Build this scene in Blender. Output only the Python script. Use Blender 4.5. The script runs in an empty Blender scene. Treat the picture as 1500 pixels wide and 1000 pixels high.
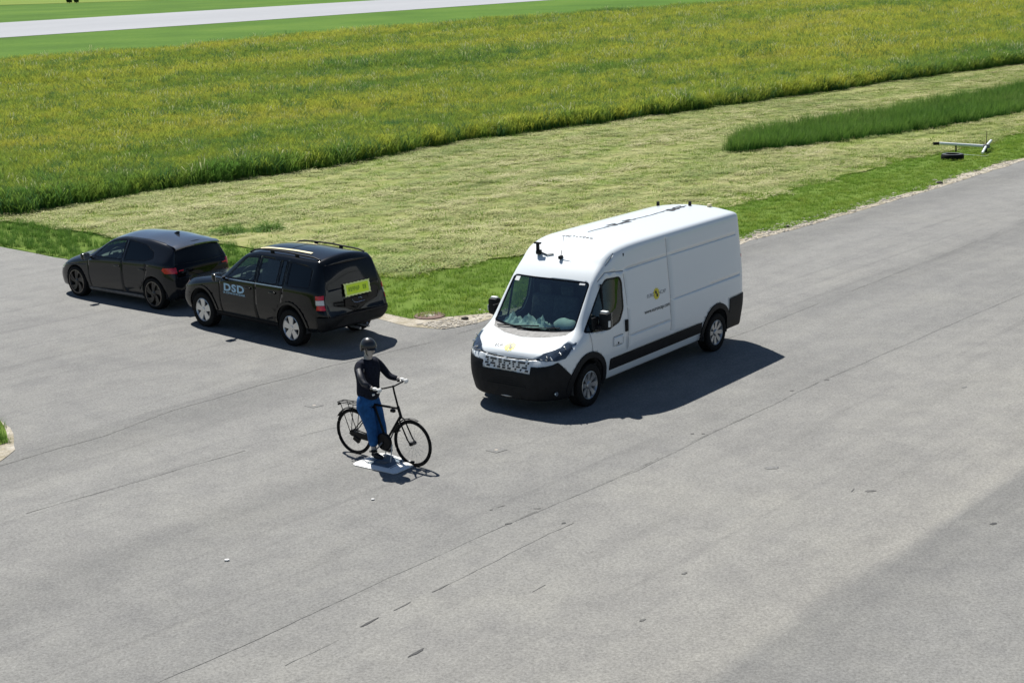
import bpy, bmesh, math, random
import numpy as np
from mathutils import Vector, Matrix
from mathutils.bvhtree import BVHTree
from mathutils import noise as mn

random.seed(7); rng = np.random.default_rng(7)
scn = bpy.context.scene
col = scn.collection
R = math.radians

# ------------------------------------------------------------------ camera
CAM_H, PITCH, ROLL, FOC = 6.61, R(14.0), R(1.8), 2080.2
cam_d = bpy.data.cameras.new('camera'); cam = bpy.data.objects.new('camera', cam_d); col.objects.link(cam)
cam_d.sensor_width = 36.0; cam_d.lens = FOC/1500*36.0; cam_d.clip_start = .1; cam_d.clip_end = 5000
_f = Vector((0, math.cos(PITCH), -math.sin(PITCH))); _u = Vector((0, math.sin(PITCH), math.cos(PITCH))); _r = Vector((1, 0, 0))
_cr = math.cos(ROLL)*_r - math.sin(ROLL)*_u; _cu = math.sin(ROLL)*_r + math.cos(ROLL)*_u
cam.matrix_world = Matrix(((_cr.x, _cu.x, -_f.x, 0), (_cr.y, _cu.y, -_f.y, 0), (_cr.z, _cu.z, -_f.z, CAM_H), (0, 0, 0, 1)))
scn.camera = cam

# ------------------------------------------------------------------ world, sun, exposure
SUN_EL, SUN_AZ = R(56.5), R(-24.8)          # azimuth measured from +Y towards +X
world = bpy.data.worlds.new('World'); scn.world = world; world.use_nodes = True
wn = world.node_tree.nodes; wl = world.node_tree.links; wn.clear()
sky = wn.new('ShaderNodeTexSky'); sky.sky_type = 'NISHITA'; sky.sun_disc = False
sky.sun_elevation = SUN_EL; sky.sun_rotation = SUN_AZ; sky.air_density = 1.0; sky.dust_density = .2; sky.ozone_density = 3.0
bg = wn.new('ShaderNodeBackground'); bg.inputs[1].default_value = .048
wo = wn.new('ShaderNodeOutputWorld'); wl.new(sky.outputs[0], bg.inputs[0]); wl.new(bg.outputs[0], wo.inputs[0])
sd = bpy.data.lights.new('sun', 'SUN'); sd.energy = 5.0; sd.angle = R(.5); sd.color = (1, .965, .90)
sun = bpy.data.objects.new('sun', sd); col.objects.link(sun)
ldir = Vector((-math.sin(SUN_AZ)*math.cos(SUN_EL), -math.cos(SUN_AZ)*math.cos(SUN_EL), -math.sin(SUN_EL)))
sun.rotation_euler = ldir.to_track_quat('-Z', 'Y').to_euler(); sun.location = (0, 0, 60)
scn.view_settings.view_transform = 'Standard'; scn.view_settings.look = 'None'
scn.view_settings.exposure = .5; scn.view_settings.gamma = 1; scn.view_settings.use_curve_mapping = False

# ------------------------------------------------------------------ materials
def N(nt, t, **kw):
    n = nt.nodes.new(t)
    for k, v in kw.items(): setattr(n, k, v)
    return n
def new_mat(name):
    m = bpy.data.materials.new(name); m.use_nodes = True
    nt = m.node_tree; b = nt.nodes['Principled BSDF']; return m, nt, b
def pos(nt):
    return N(nt, 'ShaderNodeNewGeometry').outputs['Position']
def noise_tex(nt, vec, scale, detail=4, rough=.55):
    n = N(nt, 'ShaderNodeTexNoise'); n.inputs['Scale'].default_value = scale; n.inputs['Detail'].default_value = detail
    n.inputs['Roughness'].default_value = rough; nt.links.new(vec, n.inputs['Vector']); return n.outputs['Fac']
def ramp(nt, fac, stops, interp='LINEAR'):
    r = N(nt, 'ShaderNodeValToRGB'); r.color_ramp.interpolation = interp
    e = r.color_ramp.elements
    while len(e) < len(stops): e.new(.5)
    for i, (p, c) in enumerate(stops):
        e[i].position = p; e[i].color = (*c, 1) if len(c) == 3 else c
    nt.links.new(fac, r.inputs[0]); return r.outputs[0]
def mix(nt, a, b, fac, mode='MIX'):
    m = N(nt, 'ShaderNodeMix', data_type='RGBA', blend_type=mode)
    for s, v in ((m.inputs[0], fac), (m.inputs[6], a), (m.inputs[7], b)):
        if isinstance(v, (int, float)): s.default_value = v
        elif isinstance(v, tuple): s.default_value = (*v, 1)
        else: nt.links.new(v, s)
    return m.outputs[2]
def mth(nt, op, a, b=None, c=None):
    m = N(nt, 'ShaderNodeMath', operation=op)
    for i, v in enumerate((a, b, c)):
        if v is None: continue
        if isinstance(v, (int, float)): m.inputs[i].default_value = v
        else: nt.links.new(v, m.inputs[i])
    return m.outputs[0]
def bump(nt, b, h, strength=.3, dist=.01):
    bp = N(nt, 'ShaderNodeBump'); bp.inputs['Strength'].default_value = strength; bp.inputs['Distance'].default_value = dist
    nt.links.new(h, bp.inputs['Height']); nt.links.new(bp.outputs[0], b.inputs['Normal'])
def rotmap(nt, ang, scale=(1, 1, 1)):
    mp = N(nt, 'ShaderNodeMapping', vector_type='TEXTURE'); mp.inputs['Rotation'].default_value = (0, 0, ang)
    nt.links.new(pos(nt), mp.inputs['Vector'])
    m2 = N(nt, 'ShaderNodeMapping'); m2.inputs['Scale'].default_value = scale
    nt.links.new(mp.outputs[0], m2.inputs['Vector']); return m2.outputs[0], mp.outputs[0]
def simple(name, c, rough=.5, metal=0., coat=0., var=.12, vscale=18., spec=.5):
    m, nt, b = new_mat(name)
    tc = N(nt, 'ShaderNodeTexCoord').outputs['Object']
    f = noise_tex(nt, tc, vscale, 3)
    lo = tuple(x*(1-var) for x in c); hi = tuple(min(1, x*(1+var)) for x in c)
    nt.links.new(ramp(nt, f, [(.3, lo), (.7, hi)]), b.inputs['Base Color'])
    b.inputs['Roughness'].default_value = rough; b.inputs['Metallic'].default_value = metal
    b.inputs['Coat Weight'].default_value = coat; b.inputs['Coat Roughness'].default_value = .06
    b.inputs['Specular IOR Level'].default_value = spec
    return m
def paint(name, c, rough=.35, coat=.6, dust=(.30, .28, .24), damt=.10, metal=0., dz=.5):
    # car paint: a little road dust settles low on the flanks
    m, nt, b = new_mat(name)
    tc = N(nt, 'ShaderNodeTexCoord').outputs['Object']
    f = noise_tex(nt, tc, 2.2, 6, .65)
    sx = N(nt, 'ShaderNodeSeparateXYZ'); nt.links.new(tc, sx.inputs[0])
    low = mth(nt, 'SUBTRACT', 1., mth(nt, 'DIVIDE', sx.outputs[2], dz)); low.node.use_clamp = True
    d = mth(nt, 'MULTIPLY', mth(nt, 'ADD', mth(nt, 'MULTIPLY', low, 2.5), .35), mth(nt, 'MULTIPLY', f, damt)); d.node.use_clamp = True
    nt.links.new(mix(nt, c, dust, d), b.inputs['Base Color'])
    b.inputs['Roughness'].default_value = rough; b.inputs['Coat Weight'].default_value = coat
    b.inputs['Coat Roughness'].default_value = .05; b.inputs['Metallic'].default_value = metal
    return m
def glass(name, tint=(.45, .56, .52), refl=.10):
    m = bpy.data.materials.new(name); m.use_nodes = True; nt = m.node_tree; nt.nodes.clear()
    o = N(nt, 'ShaderNodeOutputMaterial'); t = N(nt, 'ShaderNodeBsdfTransparent'); t.inputs[0].default_value = (*tint, 1)
    g = N(nt, 'ShaderNodeBsdfGlossy'); g.inputs['Roughness'].default_value = .02; g.inputs[0].default_value = (.9, .95, .95, 1)
    fr = N(nt, 'ShaderNodeLayerWeight'); fr.inputs[0].default_value = .35
    f = mth(nt, 'ADD', mth(nt, 'MULTIPLY', fr.outputs['Fresnel'], .7), refl*.4)
    mx = N(nt, 'ShaderNodeMixShader'); nt.links.new(f, mx.inputs[0]); nt.links.new(t.outputs[0], mx.inputs[1]); nt.links.new(g.outputs[0], mx.inputs[2])
    nt.links.new(mx.outputs[0], o.inputs[0]); return m

M = {}
M['white_paint'] = paint('white_paint', (.75, .80, .83), .32, .5, damt=.10, dz=1.1)
M['id_paint'] = paint('graphite_paint', (.009, .011, .015), .22, .6, damt=.015, dz=.8)
M['id_roof'] = paint('sky_tinted_roof', (.045, .055, .072), .12, 1., damt=.02, dz=.8)  # black roof with the sky reflection put into a blue-grey base colour
M['id_roof'].node_tree.nodes['Principled BSDF'].inputs['Coat IOR'].default_value = 2.0
M['id_paint'].node_tree.nodes['Principled BSDF'].inputs['Specular IOR Level'].default_value = .1
M['suv_paint'] = paint('black_paint', (.003, .004, .005), .2, .55, damt=.015, dz=.9)
M['suv_paint'].node_tree.nodes['Principled BSDF'].inputs['Specular IOR Level'].default_value = .1
M['black_plastic'] = simple('black_plastic', (.010, .011, .013), .6, var=.25, vscale=9, spec=.2)
M['gloss_black'] = simple('gloss_black', (.004, .004, .005), .10, coat=.35, var=.2, spec=.1)
M['dark_lining'] = simple('dark_lining', (.035, .037, .04), .85)
M['rubber'] = simple('rubber', (.009, .009, .009), .85, var=.35, vscale=25, spec=.2)
M['alloy'] = simple('alloy', (.62, .63, .64), .30, .85, var=.08)
M['steel'] = simple('steel_cap', (.42, .43, .44), .35, .7, var=.1)
M['dark_alloy'] = simple('dark_alloy', (.045, .043, .042), .35, .5, var=.2)
M['bronze_edge'] = simple('machined_edge', (.20, .18, .165), .35, .8, var=.1)
M['brake'] = simple('brake_metal', (.20, .19, .18), .5, .8, var=.25)
M['gap'] = simple('gap_dark', (.12, .13, .14), .8)
M['gap_black'] = simple('gap_black', (.004, .004, .004), .8)
M['windscreen'] = glass('windscreen_glass', (.76, .98, .90), .22)
M['sideglass'] = glass('side_glass', (.72, .84, .79))
M['tinted'] = glass('tinted_glass', (.04, .045, .05), .02)
M['lens'] = simple('lamp_lens', (.035, .05, .075), .12, coat=.5, var=.4, vscale=12)
M['lamp_chrome'] = simple('lamp_chrome', (.75, .78, .8), .12, .9)
M['slot'] = simple('slot_grey', (.045, .048, .055), .6)
M['red_lens'] = simple('red_lens', (.62, .010, .03), .14, coat=.6, var=.25, vscale=25)
M['clear_lens'] = simple('clear_lens', (.70, .68, .66), .15, coat=.5, var=.15, vscale=40)
M['grey_plastic'] = simple('grey_plastic', (.16, .16, .16), .65, var=.35, vscale=14)
M['seat'] = simple('seat_fabric', (.07, .075, .085), .9, var=.3)
M['pale_cloth'] = simple('pale_cloth', (.82, .86, .85), .9, var=.2, vscale=8)
M['yellow'] = simple('emblem_yellow', (.72, .62, .03), .5, var=.05)
M['mark_black'] = simple('mark_black', (.02, .02, .02), .5)
M['mark_grey'] = simple('mark_grey', (.25, .26, .28), .6)
M['sticker'] = simple('sticker_white', (.75, .77, .77), .5, var=.04)
M['dsd_blue'] = simple('letter_blue', (.40, .62, .80), .5, var=.05)
M['lime'] = simple('lime_sign', (.72, .96, .02), .5, var=.05)
M['lime_pale'] = simple('lime_edge', (.85, .95, .35), .5, var=.05)
M['lime_ink'] = simple('sign_ink', (.10, .26, .02), .6)
M['chrome'] = simple('chrome', (.6, .62, .64), .2, .95)
M['straw_strip'] = simple('cream_strip', (.70, .62, .36), .6, var=.15)
M['skin'] = simple('dummy_skin', (.42, .38, .35), .6, var=.12)
M['glove'] = simple('glove_white', (.74, .74, .72), .7, var=.08)
M['sweater'] = simple('sweater', (.010, .012, .022), .95, var=.35, vscale=30, spec=.2)
M['sleeve'] = simple('sleeve_cover', (.018, .020, .03), .6, var=.5, vscale=20)
M['jeans'] = simple('jeans', (.016, .085, .24), .9, var=.35, vscale=10, spec=.2)
M['shoe'] = simple('shoe', (.01, .01, .012), .6)
M['helmet'] = simple('helmet', (.018, .019, .022), .35, coat=.3)
M['bike_black'] = simple('bike_black', (.006, .006, .007), .5, spec=.2)
M['board'] = simple('board_white', (.80, .80, .78), .45, var=.06, vscale=5)
M['aluminium'] = simple('aluminium', (.74, .78, .77), .45, .15, var=.1)
M['iron'] = simple('cast_iron', (.13, .075, .06), .8, var=.3, vscale=14)
M['shadow_blue'] = simple('shadow_blue_grey', (.09, .13, .17), .6, var=.3, vscale=8)  # shade colour for the middle of the white platform deck
M['concrete'] = simple('concrete', (.42, .38, .33), .9, var=.2, vscale=10)
M['stone'] = simple('pale_stone', (.38, .35, .30), .9, var=.3, vscale=30)
M['dark_stone'] = simple('dark_stone', (.06, .055, .05), .9, var=.3, vscale=30)
M['litter'] = simple('white_chip', (.8, .8, .78), .6)
M['bark'] = simple('bark', (.05, .035, .02), .9)
M['shrub'] = simple('shrub_leaf', (.025, .05, .015), .8)

# ------------------------------------------------------------------ object helpers
def link(o, parent=None):
    col.objects.link(o)
    if parent is not None: o.parent = parent
    return o
def obj(name, me, mat=None, parent=None, smooth=None, kind=None):
    o = bpy.data.objects.new(name, me); me.name = name
    if mat is not None:
        if not me.materials: me.materials.append(mat)
    if smooth is not None:
        me.polygons.foreach_set('use_smooth', [True]*len(me.polygons))
        if smooth < 179:
            try: me.set_sharp_from_angle(angle=R(smooth))
            except Exception: pass
    if kind: o['kind'] = kind
    return link(o, parent)
def bobj(name, bm, mat, parent=None, smooth=None, kind=None):
    me = bpy.data.meshes.new(name); bm.to_mesh(me); bm.free()
    return obj(name, me, mat, parent, smooth, kind)
def thing(name, label, cat, loc=(0, 0, 0), rz=0, group=None):
    o = bpy.data.objects.new(name, None); link(o); o.location = loc; o.rotation_euler = (0, 0, rz)
    o['label'] = label; o['category'] = cat
    if group: o['group'] = group
    return o
def tag(o, label, cat, group=None):
    o['label'] = label; o['category'] = cat
    if group: o['group'] = group
    return o
def box(bm, c, s, rot=None, bev=0.):
    m = Matrix.Translation(c) @ (rot.to_4x4() if rot is not None else Matrix.Identity(4)) @ Matrix.Diagonal((s[0], s[1], s[2], 1))
    r = bmesh.ops.create_cube(bm, size=1, matrix=m)
    if bev > 0:
        es = list({e for v in r['verts'] for e in v.link_edges})
        bmesh.ops.bevel(bm, geom=es, offset=bev, segments=2, affect='EDGES', profile=.5)
def tube(bm, pts, r, seg=8, closed=False):
    pts = [Vector(p) for p in pts]; n = len(pts); rings = []
    up0 = Vector((0, 0, 1))
    for i, p in enumerate(pts):
        if closed: t = (pts[(i+1) % n]-pts[i-1]).normalized()
        else: t = (pts[min(i+1, n-1)]-pts[max(i-1, 0)]).normalized()
        up = up0 if abs(t.z) < .95 else Vector((0, 1, 0))
        a = t.cross(up).normalized(); b = a.cross(t).normalized()
        rr = r[i] if isinstance(r, (list, tuple)) else r
        rings.append([bm.verts.new(p + a*math.cos(k*2*math.pi/seg)*rr + b*math.sin(k*2*math.pi/seg)*rr) for k in range(seg)])
    m = n if closed else n-1
    for i in range(m):
        A, B = rings[i], rings[(i+1) % n]
        for k in range(seg): bm.faces.new((A[k], A[(k+1) % seg], B[(k+1) % seg], B[k]))
    if not closed:
        bm.faces.new(list(reversed(rings[0]))); bm.faces.new(rings[-1])
    bmesh.ops.recalc_face_normals(bm, faces=bm.faces)
def lathe(bm, prof, seg=32, axis='Y', c=(0, 0, 0)):
    # prof: (radius, along-axis)
    rings = []
    for r, h in prof:
        ring = []
        for k in range(seg):
            a = 2*math.pi*k/seg
            p = (r*math.cos(a), h, r*math.sin(a)) if axis == 'Y' else (r*math.cos(a), r*math.sin(a), h)
            ring.append(bm.verts.new(Vector(p)+Vector(c)))
        rings.append(ring)
    for A, B in zip(rings, rings[1:]):
        for k in range(seg): bm.faces.new((A[k], A[(k+1) % seg], B[(k+1) % seg], B[k]))
    if prof[0][0] > 1e-4: pass
    bmesh.ops.recalc_face_normals(bm, faces=bm.faces)
def prism(bm, poly, z0, z1):
    a = [bm.verts.new((x, y, z0)) for x, y in poly]; b = [bm.verts.new((x, y, z1)) for x, y in poly]
    n = len(poly); bm.faces.new(list(reversed(a))); bm.faces.new(b)
    for i in range(n): bm.faces.new((a[i], a[(i+1) % n], b[(i+1) % n], b[i]))
    bmesh.ops.recalc_face_normals(bm, faces=bm.faces)
def text_mesh(s, size, align='CENTER', bold=.0, extrude=0., space=1.):
    cu = bpy.data.curves.new('lettering', 'FONT'); cu.body = s; cu.size = size; cu.align_x = align; cu.align_y = 'CENTER'; cu.space_character = space
    cu.offset = bold; cu.extrude = extrude; cu.resolution_u = 3
    o = bpy.data.objects.new('lettering', cu); col.objects.link(o)
    dg = bpy.context.evaluated_depsgraph_get(); dg.update()
    me = bpy.data.meshes.new_from_object(o.evaluated_get(dg))
    bpy.data.objects.remove(o); bpy.data.curves.remove(cu); me.materials.clear(); return me

# ------------------------------------------------------------------ lofted car body
def pchip(y, t):
    n = len(y); d = np.diff(y, axis=0); m = np.zeros_like(y)
    for k in range(1, n-1):
        s = d[k-1]*d[k] > 0
        den = np.where(np.abs(d[k-1]+d[k]) < 1e-12, 1, d[k-1]+d[k])
        m[k] = np.where(s, 2*d[k-1]*d[k]/den, 0)
    m[0] = d[0]; m[-1] = d[-1]
    i = np.clip(t.astype(int), 0, n-2); u = (t-i).reshape((-1,)+(1,)*(y.ndim-1))
    h00 = 2*u**3-3*u**2+1; h10 = u**3-2*u**2+u; h01 = -2*u**3+3*u**2; h11 = u**3-u**2
    return h00*y[i]+h10*m[i]+h01*y[i+1]+h11*m[i+1]
def loft(stations, nseg, ksub=(3, 3, 4, 6, 7), kf=5):
    """stations: list of lists of control points (x,y,z,r), half section from bottom centre to top centre"""
    S = np.array(stations, float); ts = [0.]
    for i, n in enumerate(nseg): ts += [i+(j+1)/n for j in range(n)]
    C = pchip(S, np.array(ts)); C[-1] = S[-1]
    half = []
    for c in C:
        p = c[:, :3]; r = c[:, 3]; out = []; n = len(p); last = p[0]
        cuts = []
        for i in range(1, n-1):
            la = np.linalg.norm(p[i]-p[i-1]); lb = np.linalg.norm(p[i+1]-p[i])
            ca = min(r[i], la*.45); cb = min(r[i], lb*.45)
            cuts.append((p[i]+(p[i-1]-p[i])*ca/la, p[i], p[i]+(p[i+1]-p[i])*cb/lb))
        out.append(p[0])
        for i, (a, q, b) in enumerate(cuts):
            for j in range(1, ksub[i]): out.append(last+(a-last)*j/ksub[i])
            for j in range(kf):
                u = j/(kf-1); out.append(a*(1-u)**2+2*u*(1-u)*q+b*u*u)
            last = b
        for j in range(1, ksub[-1]+1): out.append(last+(p[-1]-last)*j/ksub[-1])
        out = np.array(out)
        # crown the top so it is not a straight line between cant and centre
        half.append(out)
    half = np.array(half)
    k0 = half.shape[1]-ksub[-1]
    for h in half:
        a = h[k0-1].copy(); b = h[-1]; 
        for j in range(ksub[-1]):
            u = (j+1)/ksub[-1]; e = 1-(1-u)**2
            h[k0+j, 2] = a[2]+(b[2]-a[2])*e
            h[k0+j, 0] = a[0]+(b[0]-a[0])*e
    bm = bmesh.new(); rings = []
    for h in half:
        L = [bm.verts.new(p) for p in h]
        Rr = [bm.verts.new((p[0], -p[1], p[2])) for p in h[1:-1]]
        rings.append(L+list(reversed(Rr)))
    n = len(rings[0])
    for A, B in zip(rings, rings[1:]):
        for k in range(n): bm.faces.new((A[k], A[(k+1) % n], B[(k+1) % n], B[k]))
    for ring in (rings[0], rings[-1]):
        c = Vector((0, 0, 0))
        for v in ring: c += v.co
        # inner ring keeps the cap gently rounded
        cv = c/len(ring); inner = [bm.verts.new(cv+(v.co-cv)*.5) for v in ring]; cc = bm.verts.new(cv)
        for k in range(n):
            bm.faces.new((ring[k], ring[(k+1) % n], inner[(k+1) % n], inner[k]))
            bm.faces.new((inner[k], inner[(k+1) % n], cc))
    bmesh.ops.recalc_face_normals(bm, faces=bm.faces)
    v = bm.calc_volume(signed=True)
    if v < 0: bmesh.ops.reverse_faces(bm, faces=bm.faces)
    bm.normal_update(); return bm

DIRS = {'L': Vector((0, 1, 0)), 'R': Vector((0, -1, 0)), 'F': Vector((1, 0, 0)), 'B': Vector((-1, 0, 0)), 'T': Vector((0, 0, 1)), 'D': Vector((0, 0, -1))}
def to3(p, view):
    if view in 'LR': return Vector((p[0], 0, p[1]))
    if view in 'FB': return Vector((0, p[0], p[1]))
    return Vector((p[0], p[1], 0))
def cut(bm, poly, view, thr=.12, filt=None):
    """cut a convex outline through the surface seen from one side and return the faces inside it"""
    d = DIRS[view]; P = [to3(p, view) for p in poly]; c = sum(P, Vector())/len(P)
    fs = [f for f in bm.faces if f.normal.dot(d) > thr and (filt is None or filt(f.calc_center_median()))]
    # bounding preselection
    ax = [0, 2] if view in 'LR' else ([1, 2] if view in 'FB' else [0, 1])
    lo = [min(p[a] for p in P) for a in ax]; hi = [max(p[a] for p in P) for a in ax]
    def touch(f):
        for i, a in enumerate(ax):
            vs = [v.co[a] for v in f.verts]
            if min(vs) > hi[i] or max(vs) < lo[i]: return False
        return True
    fs = [f for f in fs if touch(f)]
    for i in range(len(P)):
        a, b = P[i], P[(i+1) % len(P)]
        e = b-a
        if e.length < 1e-6: continue
        no = e.cross(d).normalized()
        if (c-a).dot(no) > 0: no = -no          # outward
        if not fs: break
        bm.verts.index_update(); bm.edges.index_update(); bm.faces.index_update()
        fs = list({f.index: f for f in fs}.values())
        geom = list({v.index: v for f in fs for v in f.verts}.values())+list({e2.index: e2 for f in fs for e2 in f.edges}.values())+fs
        r = bmesh.ops.bisect_plane(bm, geom=geom, plane_co=a, plane_no=no, dist=1e-5)
        fs = [g for g in r['geom'] if isinstance(g, bmesh.types.BMFace) and g.is_valid and (g.calc_center_median()-a).dot(no) < 0]
    bm.normal_update(); bm.faces.index_update()
    return list({f.index: f for f in fs}.values())
def extract(bm, faces, name, mat, parent, out=.003, thick=0., smooth=40, keep=False):
    bm.faces.index_update(); faces = list({f.index: f for f in faces if f.is_valid}.values())
    if not faces: return None
    nb = bmesh.new(); vm = {}
    for f in faces:
        vs = []
        for v in f.verts:
            if v not in vm: vm[v] = nb.verts.new(v.co+v.normal*out)
            vs.append(vm[v])
        try: nb.faces.new(vs)
        except ValueError: pass
    if thick > 0:
        nb.normal_update()
        be = [e for e in nb.edges if e.is_boundary]
        inn = {v: nb.verts.new(v.co-v.normal*thick) for v in {v for e in be for v in e.verts}}
        for e in be:
            a, b = e.verts
            try: nb.faces.new((b, a, inn[a], inn[b]))
            except ValueError: pass
        bmesh.ops.recalc_face_normals(nb, faces=nb.faces)
    if not keep: bmesh.ops.delete(bm, geom=faces, context='FACES')
    o = bobj(name, nb, mat, parent, smooth)
    return o
def rpoly(poly, r, n=4):
    """round the corners of a convex outline"""
    out = []; m = len(poly)
    for i in range(m):
        p = Vector(poly[i]); a = Vector(poly[i-1]); b = Vector(poly[(i+1) % m])
        ra = min(r, (a-p).length*.45); rb = min(r, (b-p).length*.45)
        s = p+(a-p).normalized()*ra; e = p+(b-p).normalized()*rb
        for j in range(n): u = j/(n-1); out.append(tuple(s*(1-u)**2+p*2*u*(1-u)+e*u*u))
    return out
def inset(poly, d):
    m = len(poly); P = [Vector(p) for p in poly]
    area = sum(P[i].x*P[(i+1) % m].y-P[(i+1) % m].x*P[i].y for i in range(m)); s = 1 if area > 0 else -1
    out = []
    for i in range(m):
        e1 = (P[i]-P[i-1]).normalized(); e2 = (P[(i+1) % m]-P[i]).normalized()
        n1 = Vector((-e1.y, e1.x))*s; n2 = Vector((-e2.y, e2.x))*s
        b = (n1+n2); b = b/max(b.length_squared, .3)*2 if b.length > 1e-6 else n1
        out.append(tuple(P[i]+b*d))
    return out
def strip_faces(bm, pts, w, view, thr=.1, filt=None):
    fs = []
    for a, b in zip(pts, pts[1:]):
        a = Vector(a); b = Vector(b); t = (b-a).normalized(); n = Vector((-t.y, t.x))*w/2
        fs += cut(bm, [tuple(a+n), tuple(b+n), tuple(b-n), tuple(a-n)], view, thr, filt)
    return [f for f in fs if f.is_valid]
def window(bm, poly, view, gname, gmat, parent, frame=.03, rnd=.06, fname=None, thr=.12, fmat=None):
    p = rpoly(poly, rnd) if rnd else poly
    fs = cut(bm, p, view, thr)
    if frame > 0:
        # frame ring first as a copy proud of the body, then the pane itself
        q = inset(p, frame)
        inner = []
        nb = bmesh.new(); vm = {}
        for f in fs:
            vs = []
            for v in f.verts:
                if v not in vm: vm[v] = nb.verts.new(v.co)
                vs.append(vm[v])
            try: nb.faces.new(vs)
            except ValueError: pass
        nb.normal_update()
        inner = cut(nb, q, view, -1.)
        g = extract(nb, inner, gname, gmat, parent, out=-.004, smooth=60)
        fr = extract(nb, list(nb.faces), fname or 'window_frame', fmat or M['gloss_black'], g or parent, out=.002, thick=.012)
        nb.free()
        bmesh.ops.delete(bm, geom=fs, context='FACES')
        return g
    return extract(bm, fs, gname, gmat, parent, out=-.002, smooth=60)
def circle_poly(cx, cz, r, n=28): return [(cx+r*math.cos(2*math.pi*k/n), cz+r*math.sin(2*math.pi*k/n)) for k in range(n)]
def body_obj(bm, name, mat, parent, thick=.02):
    o = bobj(name, bm, mat, parent, 35)
    o.data.materials.append(M['dark_lining'])
    s = o.modifiers.new('shell', 'SOLIDIFY'); s.thickness = thick; s.offset = -1; s.material_offset = 1; s.material_offset_rim = 0
    return o
def on_surface(me, bvh, origin, ex, ey, d, out=.003):
    """lay a flat mesh (xy) on a body: origin + x*ex + y*ey projected along -d"""
    for v in me.vertices:
        p = origin+ex*v.co.x+ey*v.co.y
        h = bvh.ray_cast(p+d*2, -d)
        v.co = (h[0] if h[0] is not None and (h[0]-p).length < .6 else p)+d*out
    return me
def arch_liner(parent, cx, cz, r, y0, y1):
    bm = bmesh.new(); n = 24; rings = []
    for y in (y0, y1):
        rings.append([bm.verts.new((cx+r*math.cos(-.25+k*(math.pi+.5)/n), y, cz+r*math.sin(-.25+k*(math.pi+.5)/n))) for k in range(n+1)])
    for k in range(n): bm.faces.new((rings[0][k], rings[0][k+1], rings[1][k+1], rings[1][k]))
    c = bm.verts.new((cx, y0, cz-.1))
    for k in range(n): bm.faces.new((rings[0][k], rings[0][k+1], c))
    return bobj('wheel_arch_liner', bm, M['dark_lining'], parent)

# ------------------------------------------------------------------ wheels
def wheel(parent, x, y, R0, w, style, steer=0.):
    s = 1 if y > 0 else -1
    rim_r = {'van': .235, 'suv': .245, 'hatch': .275}[style]
    e = bpy.data.objects.new('wheel', None)
    link(e, parent); e.location = (x, y, R0); e.rotation_euler = (0, 0, steer)
    bm = bmesh.new(); h = w/2
    lathe(bm, [(rim_r-.01, -h*.9), (rim_r+.01, -h), (R0-.045, -h*1.04), (R0-.012, -h*.93), (R0, -h*.75), (R0+.0, -h*.3), (R0-.006, -h*.27), (R0, -h*.24),
               (R0, h*.24), (R0-.006, h*.27), (R0, h*.3), (R0, h*.75), (R0-.012, h*.93), (R0-.045, h*1.04), (rim_r+.01, h), (rim_r-.01, h*.9)], 40)
    bobj('tyre', bm, M['rubber'], e, 30)
    bm = bmesh.new()   # rim barrel
    f = s*h
    lathe(bm, [(rim_r-.004, f*.93), (rim_r-.014, f*.97), (rim_r-.022, f*.90), (rim_r-.03, f*.3), (rim_r-.035, -f*.5), (.05, -f*.5)], 40)
    bobj('rim', bm, M['dark_alloy'] if style == 'hatch' else M['steel'] if style == 'van' else M['alloy'], e, 40)
    bm = bmesh.new(); lathe(bm, [(.0, f*.25), (rim_r*.68, f*.25), (rim_r*.68, f*.12), (.0, f*.12)], 28)
    bobj('brake_disc', bm, M['brake'], e, 40)
    bm = bmesh.new()
    nsp = {'van': 8, 'suv': 5, 'hatch': 5}[style]
    def spoke(a0, wi, wo, r0, r1, sweep, y0, y1, th):
        n = 5; L = []
        for j in range(n+1):
            u = j/n; r = r0+(r1-r0)*u; a = a0+sweep*u*u; wd = (wi+(wo-wi)*u)/2
            yy = s*(y0+(y1-y0)*u*u)
            c = Vector((math.cos(a)*r, yy, math.sin(a)*r)); t = Vector((-math.sin(a), 0, math.cos(a)))
            q = [c+t*wd, c-t*wd, c-t*wd*1.1-Vector((0, s*th, 0)), c+t*wd*1.1-Vector((0, s*th, 0))]
            L.append([bm.verts.new(p) for p in q])
        for A, B in zip(L, L[1:]):
            for k in range(4): bm.faces.new((A[k], A[(k+1) % 4], B[(k+1) % 4], B[k]))
        bm.faces.new(L[0]); bm.faces.new(L[-1])
    if style == 'suv':
        for k in range(5): spoke(k*2*math.pi/5+.3, .085, .15, .035, rim_r-.02, 0, h*.86, h*.9, .03)
        mt = M['alloy']
    elif style == 'van':
        for k in range(8): spoke(k*math.pi/4+.1, .05, .085, .05, rim_r-.015, 0, h*.72, h*.9, .02)
        mt = M['steel']
    else:
        for k in range(5):
            spoke(k*2*math.pi/5, .06, .05, .03, rim_r-.02, .35, h*.80, h*.92, .03)
            spoke(k*2*math.pi/5+.28, .035, .09, .05, rim_r-.02, .45, h*.78, h*.90, .03)
        mt = M['dark_alloy']
    bmesh.ops.recalc_face_normals(bm, faces=bm.faces)
    bobj('spokes', bm, mt, e, 40)
    bm = bmesh.new(); lathe(bm, [(0, s*h*.93), (.05, s*h*.92), (.065, s*h*.80), (.07, s*h*.4)], 20)
    bobj('hub_cap', bm, mt, e, 40)
    if style == 'hatch':
        bm = bmesh.new(); lathe(bm, [(rim_r-.004, s*h*1.0), (rim_r-.018, s*h*1.01), (rim_r-.02, s*h*.96)], 40)
        bobj('rim_edge', bm, M['bronze_edge'], e, 40)
    return e
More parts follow.
